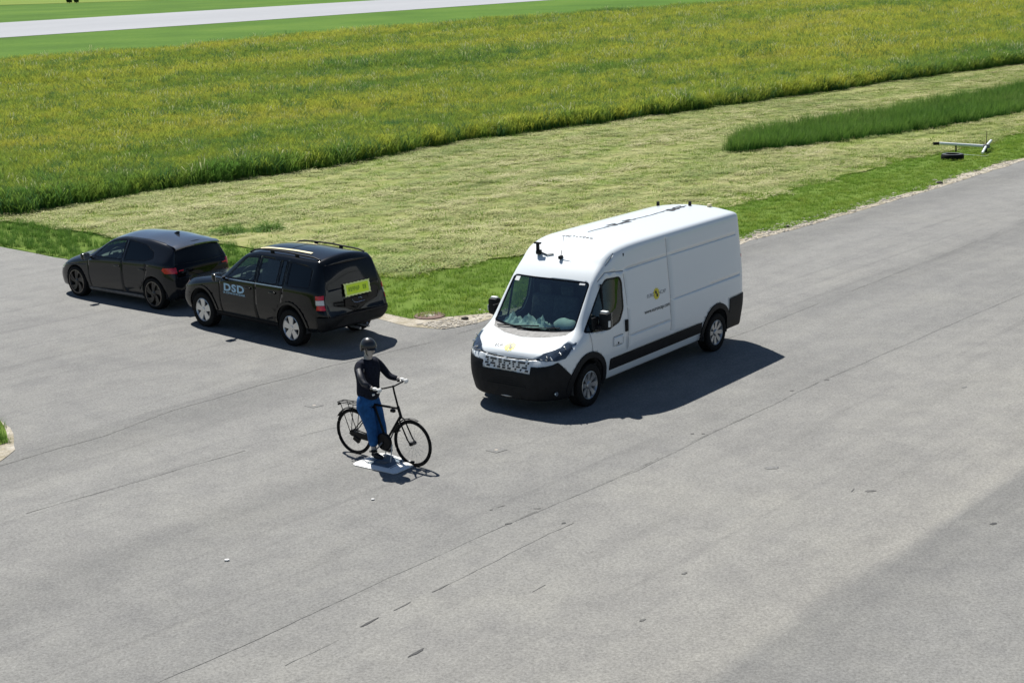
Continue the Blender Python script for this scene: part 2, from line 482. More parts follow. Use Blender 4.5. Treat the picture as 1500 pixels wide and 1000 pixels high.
def handle(parent, c, s, mat, rot=None):
    bm = bmesh.new(); box(bm, c, s, rot, min(s)*.35); return bobj('door_handle', bm, mat, parent, 40)
def mirror_obj(parent, c, size, sgn, mat):
    bm = bmesh.new(); box(bm, Vector(c), size, None, min(size)*.32)
    o = bobj('wing_mirror', bm, mat, parent, 40)
    bm = bmesh.new(); box(bm, Vector(c)+Vector((-.0, -sgn*(size[1]*.5+.05), -size[2]*.25)), (size[0]*.45, .14, size[2]*.28), None, .015)
    bobj('mirror_arm', bm, M['black_plastic'], o)
    bm = bmesh.new(); box(bm, Vector(c)+Vector((-size[0]/2-.002, 0, 0)), (.006, size[1]*.8, size[2]*.8), None, 0)
    bobj('mirror_glass', bm, M['lamp_chrome'], o)
    return o
def seat(parent, x, y, z, name='front_seat'):
    bm = bmesh.new(); box(bm, (x, y, z), (.5, .5, .16), None, .05); box(bm, (x-.28, y, z+.35), (.16, .48, .62), Matrix.Rotation(-.2, 3, 'Y'), .06)
    box(bm, (x-.36, y, z+.74), (.10, .24, .18), None, .04)
    return bobj(name, bm, M['seat'], parent, 50)
def steering(parent, c, tilt, r=.2):
    bm = bmesh.new(); c = Vector(c); m = Matrix.Rotation(tilt, 3, 'Y')
    tube(bm, [c+m @ Vector((0, math.cos(a)*r, math.sin(a)*r)) for a in np.linspace(0, 2*math.pi, 25)[:-1]], .016, 8, True)
    for a in (0, math.pi, -math.pi/2): tube(bm, [c, c+m @ Vector((0, math.cos(a)*r, math.sin(a)*r))], .02, 6)
    box(bm, c, (.05, .14, .12), m, .02)
    return bobj('steering_wheel', bm, M['black_plastic'], parent, 50)
def emblem(parent, bvh, origin, ex, ey, d, s, ink='mark_grey'):
    """yellow star ring with a black zigzag, EURO to its left and NCAP to its right"""
    bm = bmesh.new(); n = 48
    c = bm.verts.new((0, 0, 0)); ring = [bm.verts.new((math.cos(2*math.pi*k/n)*s*(1 if k % 4 < 2 else .84), math.sin(2*math.pi*k/n)*s*(1 if k % 4 < 2 else .84), 0)) for k in range(n)]
    for k in range(n): bm.faces.new((c, ring[k], ring[(k+1) % n]))
    me = bpy.data.meshes.new('emblem'); bm.to_mesh(me); bm.free()
    on_surface(me, bvh, origin, ex, ey, d, .003); e = obj('emblem', me, M['yellow'], parent)
    bm = bmesh.new()
    for pts in ([(-.45, .5), (.0, .5), (.12, .05), (-.33, .05)], [(-.05, .15), (.1, .15), (.2, -.15), (.05, -.15)], [(-.1, -.02), (.38, -.02), (.42, -.5), (.0, -.5)]):
        bm.faces.new([bm.verts.new((x*s, y*s, 0)) for x, y in pts])
    me = bpy.data.meshes.new('emblem_figure'); bm.to_mesh(me); bm.free()
    on_surface(me, bvh, origin, ex, ey, d, .006); obj('emblem_figure', me, M['mark_black'], e)
    for t, x in (('EURO', -1.75), ('NCAP', 1.75)):
        me = text_mesh(t, s*.85)
        on_surface(me, bvh, origin+ex*(x*s), ex, ey, d, .004); obj('lettering', me, M[ink], parent)
#@@VAN
def build_van():
    X, Y, A = .4901, 22.7008, -2.22993
    t = thing('cargo_van', 'long white high-roof cargo van with black bumper parked on the asphalt facing the camera', 'van', (X, Y, 0), A)
    def st(xc, zb, w1, w2, z2, w3, z3, x4, w4, z4, r4, xt, zt, xb=None, z1=None):
        xb = xc if xb is None else xb
        return [(xb, 0, zb, 0), (xb, w1, (z1 or zb), .06), (xc, w2, z2, .14), (xc, w3, z3, .12), (x4, w4, z4, r4), (xt, 0, zt, 0)]
    S = [st(.985, .25, .40, .50, .50, .48, .70, .945, .46, .805, .05, .97, .84, .985),
         st(.965, .24, .52, .63, .50, .61, .72, .92, .58, .845, .06, .955, .875, .96),
         st(.87, .24, .70, .80, .52, .79, .82, .83, .72, .935, .07, .92, .96),
         st(.68, .24, .84, .925, .56, .91, .96, .65, .80, 1.045, .09, .72, 1.075),
         st(.42, .26, .93, 1.01, .60, 1.00, 1.04, .40, .87, 1.16, .10, .48, 1.15),
         st(.20, .28, .94, 1.015, .65, 1.005, 1.12, .20, .86, 1.27, .08, .33, 1.20),
         st(-.10, .30, .94, 1.02, .70, 1.005, 1.25, -.08, .84, 1.62, .07, .03, 1.56),
         st(-.38, .30, .94, 1.02, .72, 1.00, 1.32, -.36, .81, 1.97, .07, -.27, 1.97),
         st(-.62, .30, .94, 1.02, .74, 1.00, 1.35, -.60, .82, 2.17, .09, -.52, 2.19),
         st(-.95, .30, .94, 1.02, .74, 1.00, 1.35, -.90, .85, 2.37, .13, -.95, 2.45),
         st(-1.5, .30, .94, 1.02, .75, 1.00, 1.36, -1.5, .89, 2.44, .12, -1.5, 2.52),
         st(-3.0, .30, .94, 1.02, .75, 1.00, 1.36, -3.0, .895, 2.45, .115, -3.0, 2.53),
         st(-4.6, .30, .94, 1.02, .75, 1.00, 1.36, -4.6, .895, 2.45, .11, -4.6, 2.53),
         st(-4.96, .30, .94, 1.01, .75, .99, 1.36, -4.94, .885, 2.44, .10, -4.95, 2.52),
         st(-5.05, .32, .91, .985, .75, .97, 1.36, -5.02, .87, 2.42, .08, -5.03, 2.505)]
    bm = loft(S, [3, 3, 4, 4, 4, 5, 5, 4, 5, 4, 8, 10, 6, 5], (3, 3, 5, 8, 9))
    bvh = BVHTree.FromBMesh(bm)
    wr = .355; FX, RX = .09, -4.03
    # wheel arches
    for sx in (FX, RX):
        for v in 'LR':
            sg = 1 if v == 'L' else -1
            fs = cut(bm, circle_poly(sx, wr+.03, wr+.07), v, .1, lambda c: abs(c.y) > .6)
            bmesh.ops.delete(bm, geom=fs, context='FACES')
            arch_liner(t, sx, wr+.03, wr+.075, sg*.62, sg*.985)
    for sx in (FX, RX):
        fs = [f for f in bm.faces if f.normal.z < -.3 and abs(f.calc_center_median().x-sx) < .42 and abs(f.calc_center_median().y) > .6]
        bmesh.ops.delete(bm, geom=fs, context='FACES')
    # black arch cladding
    for sx in (FX, RX):
        for v in 'LR':
            k = []
            n = 16
            for j in range(n):
                a0 = -.12+j*(math.pi+.24)/n; a1 = -.12+(j+1)*(math.pi+.24)/n; r0, r1 = wr+.045, wr+.165
                cz = wr+.03
                k += cut(bm, [(sx+math.cos(a0)*r0, cz+math.sin(a0)*r0), (sx+math.cos(a0)*r1, cz+math.sin(a0)*r1), (sx+math.cos(a1)*r1, cz+math.sin(a1)*r1), (sx+math.cos(a1)*r0, cz+math.sin(a1)*r0)], v, .1)
            extract(bm, k, 'arch_cladding', M['black_plastic'], t, .022, .03)
    # windscreen
    ws = [(-.80, 1.255), (-.45, 1.215), (0, 1.195), (.45, 1.215), (.80, 1.255), (.765, 1.915), (.70, 1.945), (0, 1.955), (-.70, 1.945), (-.765, 1.915)]
    window(bm, ws, 'F', 'windscreen', M['windscreen'], t, frame=.022, rnd=.03, thr=.15)
    # cowl panel under the windscreen
    fs = cut(bm, [(-.76, 1.20), (-.5, 1.15), (0, 1.125), (.5, 1.15), (.76, 1.20), (.80, 1.262), (0, 1.20), (-.80, 1.262)][:0] or [(-.72, 1.19), (-.4, 1.145), (0, 1.13), (.4, 1.145), (.72, 1.19), (.79, 1.25), (-.79, 1.25)], 'F', .1, lambda c: c.x > .1)
    extract(bm, fs, 'cowl_panel', M['grey_plastic'], t, -.004, .02)
    # side windows
    for v in 'LR':
        g = window(bm, [(.15, 1.22), (-.50, 1.15), (-.82, 1.22), (-.96, 1.42), (-1.0, 1.86), (-.95, 1.95), (-.60, 1.96), (-.44, 1.84)], v, 'side_window', M['sideglass'], t, frame=.03, rnd=.05, thr=.2)
        sg = 1 if v == 'L' else -1
        bmx = bmesh.new(); tube(bmx, [(-.38, sg*.985, 1.17), (-.46, sg*.88, 1.90)], .018, 6); bobj('window_divider', bmx, M['black_plastic'], t)
    # lower black band on the flanks and rear bumper corner
    for v in 'LR':
        fs = cut(bm, [(-.52, .46), (-.52, .655), (-3.50, .655), (-3.50, .46)], v, .1)
        extract(bm, fs, 'side_moulding', M['black_plastic'], t, .014, .02)
        fs = cut(bm, [(-4.5, .32), (-4.5, .90), (-5.06, .92), (-5.06, .32)], v, .05)
        extract(bm, fs, 'rear_bumper', M['black_plastic'], t, .015, .03)
    # front bumper: centre and the two corners
    fs = cut(bm, [(-.48, .2), (.48, .2), (.48, .665), (-.48, .665)], 'F', .02, lambda c: c.x > .6)
    for s in (1, -1):
        cut(bm, [(s*.48, .2), (s*.48, .9), (s*.9, .9), (s*.9, .2)], 'F', .02, lambda c: c.x > .6)
        fs += cut(bm, [(1.06, .2), (1.06, .74), (.95, .785), (.86, .83), (.76, .865), (.53, .60), (.46, .46), (.46, .2)], 'L' if s > 0 else 'R', -.2, lambda c: c.y*s > .479 and c.x > .4)
    fs += [f for f in bm.faces if f.is_valid and f.calc_center_median().x > .55 and f.calc_center_median().z < .30]
    fs = list({f for f in fs if f.is_valid})
    extract(bm, fs, 'front_bumper', M['black_plastic'], t, .012, .03)
    # lower intake and skid bar
    b = bmesh.new()
    for j in range(4): box(b, (.992-.003*j, 0, .44+j*.035), (.02, .80, .010), None, 0)
    bobj('lower_grille', b, M['gap_black'], t)
    b = bmesh.new(); tube(b, [(.86, -.60, .262), (.965, -.40, .255), (.99, 0, .255), (.965, .40, .255), (.86, .60, .262)], .013, 6); bobj('skid_bar', b, M['steel'], t, 60)
    b = bmesh.new(); lathe(b, [(0, .0), (.035, 0), (.035, -.02)], 14, 'Y', (.80, .865, .36)); bobj('parking_sensor', b, M['lamp_chrome'], t)
    # white band with the pattern of dark slots
    pat = ["1101111011011110110111101", "0100100011010010100100010", "1101110010110100101101110", "0110010110110110010010011"]
    rows = [(.832, .030), (.792, .028), (.752, .028), (.710, .032)]
    for r, (zz, hh) in zip(pat, rows):
        i = 0; step = .88/len(r)
        while i < len(r):
            if r[i] == '1':
                j = i
                while j < len(r) and r[j] == '1' and j-i < 4: j += 1
                y0 = -.44+i*step; y1 = -.44+j*step-.006; skew = .008
                b = bmesh.new(); q = []
                for (yy, z2) in ((y0, zz-hh/2), (y1, zz-hh/2), (y1+skew, zz+hh/2), (y0+skew, zz+hh/2)):
                    h = bvh.ray_cast(Vector((3, yy, z2)), Vector((-1, 0, 0)))
                    q.append((h[0] if h[0] else Vector((1, yy, z2))))
                o1 = [b.verts.new(p+Vector((.005, 0, 0))) for p in q]; o2 = [b.verts.new(p-Vector((.02, 0, 0))) for p in q]
                b.faces.new(o1)
                for k in range(4): b.faces.new((o1[k], o1[(k+1) % 4], o2[(k+1) % 4], o2[k]))
                bobj('grille_slot', b, M['slot'], t)
                i = j
            else: i += 1
    # bonnet edge
    fs = strip_faces(bm, [(-.60, .905), (-.4, .885), (0, .878), (.4, .885), (.60, .905)], .020, 'F', .05, lambda c: c.x > .6)
    extract(bm, fs, 'bonnet_gap', M['gap_black'], t, -.004)
    # headlights
    for s in (1, -1):
        poly = [(s*.52, .895), (s*.74, .885), (s*.86, .91), (s*.96, 1.04), (s*.955, 1.11), (s*.80, 1.055), (s*.62, .98)]
        fs = cut(bm, poly, 'F', .02, lambda c: c.x > .35)
        v = 'L' if s > 0 else 'R'
        fs += cut(bm, [(.80, .885), (.64, .91), (.44, 1.09), (.46, 1.125), (.78, 1.03)], v, .3)
        fs = list({f for f in fs if f.is_valid})
        hl = extract(bm, fs, 'headlight', M['lens'], t, .004, .02)
        def refl(h, sz, rot, bv=0.):
            if h[0]:
                b = bmesh.new(); box(b, h[0]+h[1]*.008, sz, rot, bv); bobj('lamp_reflector', b, M['lamp_chrome'], hl)
        for yy, zz, ln in ((.70, .94, .05), (.86, .985, .07)): refl(bvh.ray_cast(Vector((3, s*yy, zz)), Vector((-1, 0, 0))), (.02, ln, .035), Matrix.Rotation(-s*.6, 3, 'Z'), .006)
        for yy, zz in ((.62, .905), (.70, .905), (.78, .91)): refl(bvh.ray_cast(Vector((3, s*yy, zz)), Vector((-1, 0, 0))), (.015, .07, .010), Matrix.Rotation(-s*.4, 3, 'Z'))
        refl(bvh.ray_cast(Vector((.58, s*3, 1.04)), Vector((0, -s, 0))), (.012, .016, .11), Matrix.Rotation(.5, 3, 'Y'))
    # seams
    for v in 'LR':
        W = .011
        for pts in ([(-1.05, .74), (-1.07, 1.45), (-1.06, 2.02), (-.62, 2.06), (-.42, 1.94)], [(-2.42, .72), (-2.42, 2.36)], [(.05, 1.27), (-.02, .86)]):
            extract(bm, strip_faces(bm, pts, W, v, .15), 'panel_gap', M['gap'], t, -.003)
        for pts in ([(-1.10, 2.04), (-2.40, 2.05)], [(-2.44, 2.05), (-4.85, 2.05)], [(-1.10, .93), (-2.40, .93)], [(-2.44, 1.28), (-4.9, 1.30)]):
            extract(bm, strip_faces(bm, pts, .016, v, .15), 'pressed_crease', M['white_paint'], t, -.008, .001)
        extract(bm, strip_faces(bm, [(-.66, 2.16), (-.90, 2.33)], .010, v, .05), 'panel_gap', M['gap'], t, -.002)
        extract(bm, strip_faces(bm, [(-.62, .84), (-.90, .84), (-.90, 1.0), (-.62, 1.0), (-.62, .84)], .007, v, .15), 'filler_flap_gap', M['gap'], t, -.002)
    body_obj(bm, 'body', M['white_paint'], t, .03)
    # handle, lock, mirrors
    for s in (1, -1):
        h = bvh.ray_cast(Vector((-1.0, s*3, 1.12)), Vector((0, -s, 0)))
        handle(t, h[0]+Vector((0, s*.012, 0)), (.075, .035, .20), M['black_plastic'])
        bmx = bmesh.new(); box(bmx, (-.75, s*1.017, .88), (.03, .01, .03)); bobj('lock', bmx, M['gap_black'], t)
    for s in (1, -1):
        bmx = bmesh.new(); box(bmx, (-.20, s*1.13, 1.37), (.15, .19, .29), None, .05)
        m = bobj('wing_mirror', bmx, M['black_plastic'], t, 40)
        bmx = bmesh.new(); box(bmx, (-.15, s*1.03, 1.27), (.10, .16, .08), None, .02); box(bmx, (-.10, s*1.00, 1.34), (.18, .03, .20), None, .01); bobj('mirror_arm', bmx, M['black_plastic'], m)
        bmx = bmesh.new(); box(bmx, (-.279, s*1.13, 1.38), (.006, .15, .24)); bobj('mirror_glass', bmx, M['lamp_chrome'], m)
        bmx = bmesh.new(); box(bmx, (-.20, s*1.12, 1.52), (.07, .12, .03), None, .008); bobj('mirror_cap', bmx, M['sticker'], m)
        bmx = bmesh.new(); box(bmx, (-.17, s*1.228, 1.34), (.05, .012, .10)); bobj('mirror_marker', bmx, M['sticker'], m)
    # wipers
    for y0, y1 in ((-.25, .55), (-.65, .15)):
        q = []
        for y, z in ((y0, 1.20), ((y0*.6+y1*.4), 1.215), (y1, 1.26)):
            h = bvh.ray_cast(Vector((3, y, z)), Vector((-1, 0, 0))); q.append(h[0]+h[1]*.02)
        bmx = bmesh.new(); tube(bmx, q, .011, 6); bobj('wiper', bmx, M['black_plastic'], t)
    # windscreen stickers
    for y, z, w, h2 in ((-.66, 1.90, .10, .09), (-.33, 1.945, .11, .03), (.64, 1.92, .10, .045)):
        me = bpy.data.meshes.new('sticker'); b = bmesh.new(); b.faces.new([b.verts.new(p) for p in ((-w/2, -h2/2, 0), (w/2, -h2/2, 0), (w/2, h2/2, 0), (-w/2, h2/2, 0))]); b.to_mesh(me); b.free()
        on_surface(me, bvh, Vector((0, y, z)), Vector((0, 1, 0)), Vector((0, 0, 1)), Vector((1, 0, 0)), .001); obj('sticker', me, M['sticker'], t)
    # interior
    b = bmesh.new(); box(b, (.12, 0, 1.08), (.50, 1.66, .22), None, .08); box(b, (-.08, 0, .95), (.25, 1.6, .40), None, .06); bobj('dashboard', b, M['black_plastic'], t, 50)
    b = bmesh.new(); box(b, (-1.12, 0, 1.3), (.03, 1.78, 2.0)); bobj('bulkhead', b, M['dark_lining'], t)
    b = bmesh.new(); box(b, (-.6, 0, .62), (1.2, 1.8, .04)); bobj('cab_floor', b, M['dark_lining'], t)
    seat(t, -.62, .5, .85); seat(t, -.62, -.15, .85); seat(t, -.62, -.6, .85)
    steering(t, (-.20, .46, 1.27), -.6)
    b = bmesh.new(); nx_, ny_ = 14, 44; G = []     # crumpled pale cloth and papers spread on the dashboard
    for j in range(ny_):
        row = []
        for i in range(nx_):
            x = -.16+.36*i/(nx_-1); y = -.76+.96*j/(ny_-1); e_ = min(i, nx_-1-i)/4; e_ = min(1, e_)*min(1, min(j, ny_-1-j)/4)
            p = Vector((x*5, y*5, 0)); h = abs(mn.noise(p*1.6))*.20+abs(mn.noise(p*3.7+Vector((3, 1, 2))))*.09+.02
            row.append(b.verts.new((x+.03*mn.noise(p*2), y+.03*mn.noise(p*2+Vector((9, 0, 0))), 1.195+h*e_)))
        G.append(row)
    for A_, B_ in zip(G, G[1:]):
        for i in range(nx_-1): b.faces.new((A_[i], A_[i+1], B_[i+1], B_[i]))
    bmesh.ops.recalc_face_normals(b, faces=b.faces); bobj('crumpled_cloth', b, M['pale_cloth'], t, 60)
    b = bmesh.new(); r = bmesh.ops.create_icosphere(b, subdivisions=3, radius=1, matrix=Matrix.Translation((.0, .47, 1.27)) @ Matrix.Rotation(.5, 4, 'Y') @ Matrix.Diagonal((.13, .21, .085, 1)))
    for v in r['verts']: v.co += Vector(mn.noise_vector(v.co*7))*.03
    bobj('pale_bundle', b, M['pale_cloth'], t, 180)
    # rear lamps
    for s in (1, -1):
        b = bmesh.new(); box(b, (-5.035, s*.915, 1.35), (.045, .07, .62), None, .015); bobj('tail_light', b, M['red_lens'], t, 40)
    b = bmesh.new(); box(b, (-5.072, 0, 1.4), (.012, .02, 1.9)); bobj('rear_door_gap', b, M['gap'], t)
    # roof fittings
    def rz(x, y):
        h = bvh.ray_cast(Vector((x, y, 5)), Vector((0, 0, -1))); return h[0] if h[0] else Vector((x, y, 2.5))
    for (x, y, wx) in ((-.62, -.47, 1), (-.56, .02, 0)):
        p = rz(x, y); b = bmesh.new()
        if wx:
            box(b, p+Vector((.0, 0, .05)), (.10, .09, .07), Matrix.Rotation(.4, 3, 'Z'), .015); box(b, p+Vector((0, -.02, .13)), (.05, .05, .12), None, .01); box(b, p+Vector((0, -.02, .20)), (.05, .13, .03), None, .006)
            tube(b, [p+Vector((-.02, .05, .04)), rz(x+.02, y+.18)+Vector((0, 0, .02)), rz(x+.0, y+.30)+Vector((0, 0, .015))], .01, 6)
        else:
            box(b, p+Vector((0, 0, .03)), (.10, .05, .06), None, .015); tube(b, [p+Vector((0, 0, .03)), p+Vector((-.10, .0, .36))], [.008, .003], 6)
        o = bobj('roof_aerial', b, M['black_plastic'], t, 40)
        if wx: o['label'] = 'black sensor with a cable on the front roof corner'
        else: o['label'] = 'thin whip aerial above the windscreen'
    b = bmesh.new(); p = rz(-4.82, -.72); box(b, p+Vector((0, 0, .04)), (.05, .05, .09), None, .01); bobj('roof_sensor', b, M['black_plastic'], t)
    b = bmesh.new(); p = rz(-4.75, .02); box(b, p+Vector((0, 0, .04)), (.05, .05, .09), None, .01); bobj('roof_sensor', b, M['black_plastic'], t)
    b = bmesh.new(); p = rz(-4.9, .35); box(b, p+Vector((0, 0, .03)), (.10, .07, .06), None, .02); bobj('roof_sensor', b, M['straw_strip'], t)
    rr = random.Random(3)
    # dark sticky remains along the roof centre line
    def smudge(x, y, lx, ly):
        b = bmesh.new(); n = 9; c = b.verts.new(rz(x, y)+Vector((0, 0, .003)))
        ring = [b.verts.new(rz(x+math.cos(k*2*math.pi/n)*lx*rr.uniform(.5, 1.1), y+math.sin(k*2*math.pi/n)*ly*rr.uniform(.5, 1.1))+Vector((0, 0, .003))) for k in range(n)]
        for k in range(n): b.faces.new((c, ring[k], ring[(k+1) % n]))
        bobj('roof_smudge', b, M['mark_black'], t)
    x = -2.05
    while x > -4.65:
        dense = -2.9 < x < -2.2 or x < -3.95
        for k in range(2 if dense else 1):
            smudge(x, -.05+rr.uniform(-.05, .05)*(2 if dense else .5), rr.uniform(.06, .13), rr.uniform(.03, .06) if dense else .018)
        x -= rr.uniform(.06, .12) if dense else rr.uniform(.14, .24)
    for y in np.linspace(-.35, .22, 9): smudge(-1.16-.02*rr.random(), y, .035, rr.uniform(.02, .045))
    tb = bmesh.new(); tube(tb, [rz(xx, -.05+.02*math.sin(xx*5))+Vector((0, 0, .004)) for xx in np.linspace(-1.5, -4.7, 30)], .006, 5); bobj('roof_cable', tb, M['mark_grey'], t)
    # logo on bonnet and flank
    emblem(t, bvh, Vector((.80, -.02, 1.00)), Vector((0, 1, 0)), Vector((-.75, 0, .45)).normalized(), Vector((.5, 0, .85)).normalized(), .11, 'mark_black')
    emblem(t, bvh, Vector((-1.98, .95, 1.47)), Vector((-1, 0, 0)), Vector((0, 0, 1)), Vector((0, 1, 0)), .105)
    me = text_mesh('www.euroncap.com', .10, bold=.001)
    on_surface(me, bvh, Vector((-1.98, .95, 1.22)), Vector((-1, 0, 0)), Vector((0, 0, 1)), Vector((0, 1, 0)), .004); obj('lettering', me, M['mark_black'], t)
    for x, st_ in ((FX, .03), (RX, 0)):
        for s in (1, -1): wheel(t, x, s*.90, wr, .225, 'van', st_)
    b = bmesh.new(); box(b, (-2.2, 0, .36), (5.2, 1.3, .14)); bobj('chassis', b, M['dark_lining'], t)
    return t
build_van()
#@@HATCH
def build_hatch():
    X, Y, A = -9.4169, 32.8142, 2.47423
    t = thing('parked_hatchback', 'dark grey five-door hatchback with black alloy wheels parked ahead of the black off-roader', 'car', (X, Y, 0), A)
    def st(xb, zb, w1, x2, w2, z2, x3, w3, z3, x4, w4, z4, r4, xt, zt):
        return [(xb, 0, zb, 0), (xb, w1, zb+.01, .07), (x2, w2, z2, .2), (x3, w3, z3, .07), (x4, w4, z4, r4), (xt, 0, zt, 0)]
    S = [st(.80, .24, .40, .82, .46, .42, .81, .45, .58, .76, .42, .66, .05, .81, .68),
         st(.78, .20, .60, .79, .66, .42, .77, .65, .60, .70, .58, .69, .05, .79, .72),
         st(.68, .18, .74, .68, .80, .44, .64, .78, .64, .58, .66, .74, .06, .70, .79),
         st(.42, .18, .80, .42, .87, .46, .40, .85, .74, .36, .72, .84, .07, .46, .90),
         st(.08, .18, .82, .08, .895, .48, .08, .87, .83, .04, .72, .93, .08, .14, .99),
         st(-.30, .18, .82, -.30, .90, .50, -.30, .875, .90, -.38, .73, 1.00, .07, -.20, 1.06),
         st(-.70, .18, .82, -.70, .90, .50, -.70, .88, .94, -.80, .69, 1.20, .06, -.62, 1.25),
         st(-1.15, .18, .82, -1.15, .90, .50, -1.15, .88, .96, -1.22, .64, 1.40, .06, -1.05, 1.45),
         st(-1.65, .18, .82, -1.65, .90, .50, -1.65, .88, .98, -1.68, .62, 1.475, .07, -1.62, 1.55),
         st(-2.25, .18, .82, -2.25, .90, .50, -2.25, .88, 1.0, -2.25, .615, 1.475, .07, -2.25, 1.56),
         st(-2.80, .18, .82, -2.80, .905, .52, -2.80, .885, 1.02, -2.82, .61, 1.42, .06, -2.82, 1.51),
         st(-3.12, .20, .80, -3.12, .89, .54, -3.12, .865, 1.02, -3.20, .59, 1.35, .05, -3.24, 1.435),
         st(-3.28, .24, .72, -3.30, .84, .56, -3.28, .80, .98, -3.24, .62, 1.30, .06, -3.29, 1.385),
         st(-3.36, .27, .66, -3.40, .78, .56, -3.36, .74, .92, -3.31, .66, 1.02, .06, -3.40, 1.05),
         st(-3.40, .30, .58, -3.44, .66, .52, -3.42, .64, .80, -3.41, .62, .90, .05, -3.45, .92)]
    bm = loft(S, [3, 3, 4, 4, 4, 5, 5, 5, 5, 5, 5, 4, 5, 3], (3, 4, 5, 7, 8))
    bvh = BVHTree.FromBMesh(bm)
    wr = .35; FX, RX = 0, -2.77
    for sx in (FX, RX):
        for v in 'LR':
            sg = 1 if v == 'L' else -1
            fs = cut(bm, circle_poly(sx, wr+.01, wr+.035), v, .05, lambda c: abs(c.y) > .5); bmesh.ops.delete(bm, geom=fs, context='FACES')
            arch_liner(t, sx, wr+.01, wr+.04, sg*.55, sg*.86)
        fs = [f for f in bm.faces if f.normal.z < -.3 and abs(f.calc_center_median().x-sx) < .37 and abs(f.calc_center_median().y) > .54]
        bmesh.ops.delete(bm, geom=fs, context='FACES')
    # windscreen and hatch glass
    window(bm, [(-.62, 1.07), (0, 1.08), (.62, 1.07), (.55, 1.385), (0, 1.42), (-.55, 1.385)], 'F', 'windscreen', M['windscreen'], t, .025, .04, thr=.15)
    # glossy roof panel, sky reflection tinted into its colour
    for v in 'LR':
        window(bm, [(-.62, .985), (-1.72, 1.01), (-1.72, 1.435), (-1.25, 1.385), (-1.0, 1.28)], v, 'side_window', M['sideglass'], t, .022, .03, thr=.12)
        window(bm, [(-1.79, 1.01), (-2.52, 1.045), (-2.78, 1.12), (-2.72, 1.25), (-2.40, 1.385), (-1.79, 1.435)], v, 'side_window', M['tinted'], t, .022, .03, thr=.12)
    fs = cut(bm, [(-1.12, -.56), (-1.12, .56), (-3.22, .53), (-3.22, -.53)], 'T', .25, lambda c: c.z > 1.25)
    extract(bm, fs, 'roof_panel', M['id_roof'], t, .001, .004, 60)
    fs = cut(bm, [(-.66, 1.02), (.66, 1.02), (.56, 1.33), (-.56, 1.33)], 'B', .08, lambda c: c.x < -3.1)
    extract(bm, fs, 'hatch_window', M['gloss_black'], t, .003, .01, 60)
    fs = cut(bm, [(-.70, .74), (.70, .74), (.68, 1.0), (-.68, 1.0)], 'B', .1, lambda c: c.x < -3.2)
    extract(bm, fs, 'tailgate_panel', M['gloss_black'], t, .003, .01, 60)
    # tail lights wrap the corner
    for s, v in ((1, 'L'), (-1, 'R')):
        fs = cut(bm, [(s*.54, .86), (s*.86, .83), (s*.86, .95), (s*.56, .94)], 'B', .05, lambda c: c.x < -3.0)
        fs += cut(bm, [(-3.10, .90), (-3.18, .83), (-3.44, .83), (-3.44, .95), (-3.14, .95)], v, .05, lambda c: c.x < -3.0)
        extract(bm, list({f for f in fs if f.is_valid}), 'tail_light', M['red_lens'], t, .008, .02)
        for n2 in (1,):
            b = bmesh.new(); h = bvh.ray_cast(Vector((-5, s*.60, .885)), Vector((1, 0, 0)))
            if h[0]: box(b, h[0]-Vector((.01, 0, 0)), (.02, .12, .03), None, .006); bobj('tail_light_bar', b, M['red_lens'], t)
    for s, v in ((1, 'L'), (-1, 'R')):
        fs = cut(bm, [(s*.50, .60), (s*.84, .62), (s*.84, .71), (s*.52, .66)], 'F', .02, lambda c: c.x > .4)
        extract(bm, fs, 'headlight', M['lamp_chrome'], t, .003, .01)
        # sill cover
        fs = cut(bm, [(-.40, .17), (-.42, .27), (-2.34, .27), (-2.37, .17)], v, .02)
        extract(bm, fs, 'side_skirt', M['grey_plastic'], t, .012, .02)
        for pts in ([(-.52, .30), (-.50, .90), (-.62, .965)], [(-1.76, .30), (-1.755, .99)], [(-2.32, .42), (-2.48, .62), (-2.60, .98)], [(-.45, .80), (.30, .74)]):
            extract(bm, strip_faces(bm, pts, .009, v, .1), 'panel_gap', M['gap_black'], t, -.003)
        for x in (-1.56, -2.42):
            h = bvh.ray_cast(Vector((x, s*3, .86)), Vector((0, -s, 0))); handle(t, h[0]+Vector((0, s*.012, 0)), (.19, .03, .035), M['id_paint'])
        mirror_obj(t, (-.58, s*1.0, 1.01), (.12, .20, .15), s, M['id_paint'])
    fs = cut(bm, [(-.72, .18), (.72, .18), (.66, .36), (-.66, .36)], 'B', .02, lambda c: c.x < -3.1)
    extract(bm, fs, 'rear_diffuser', M['black_plastic'], t, .004, .02)
    fs = cut(bm, [(-.55, .22), (.55, .22), (.50, .36), (-.50, .36)], 'F', .02, lambda c: c.x > .5)
    extract(bm, fs, 'lower_grille', M['black_plastic'], t, .002, .01)
    body_obj(bm, 'body', M['id_paint'], t, .02)
    b = bmesh.new(); L = []; ysp = np.linspace(-1, 1, 13)
    for x, hw, dz in ((-2.95, .575, .004), (-3.12, .585, .006), (-3.24, .60, None), (-3.36, .61, None)):
        row = []
        for u in ysp:
            if dz is not None: z = bvh.ray_cast(Vector((x, u*hw*.93, 4)), Vector((0, 0, -1)))[0].z+dz
            else: z = (1.432 if x > -3.3 else 1.392)-.055*abs(u)**2.5
            row.append(b.verts.new((x+.05*abs(u)**3*(x < -3.3), u*hw, z)))
        L.append(row)
    lowr = [b.verts.new((v.co.x+.01, v.co.y, v.co.z-.03)) for v in L[-1]]; lowb = [b.verts.new((-3.2, v.co.y*.97, v.co.z-.05)) for v in L[-2]]
    for A_, B_ in zip(L+[lowr], L[1:]+[lowr, lowb]):
        if A_ is B_: continue
        for k in range(12): b.faces.new((A_[k], A_[k+1], B_[k+1], B_[k]))
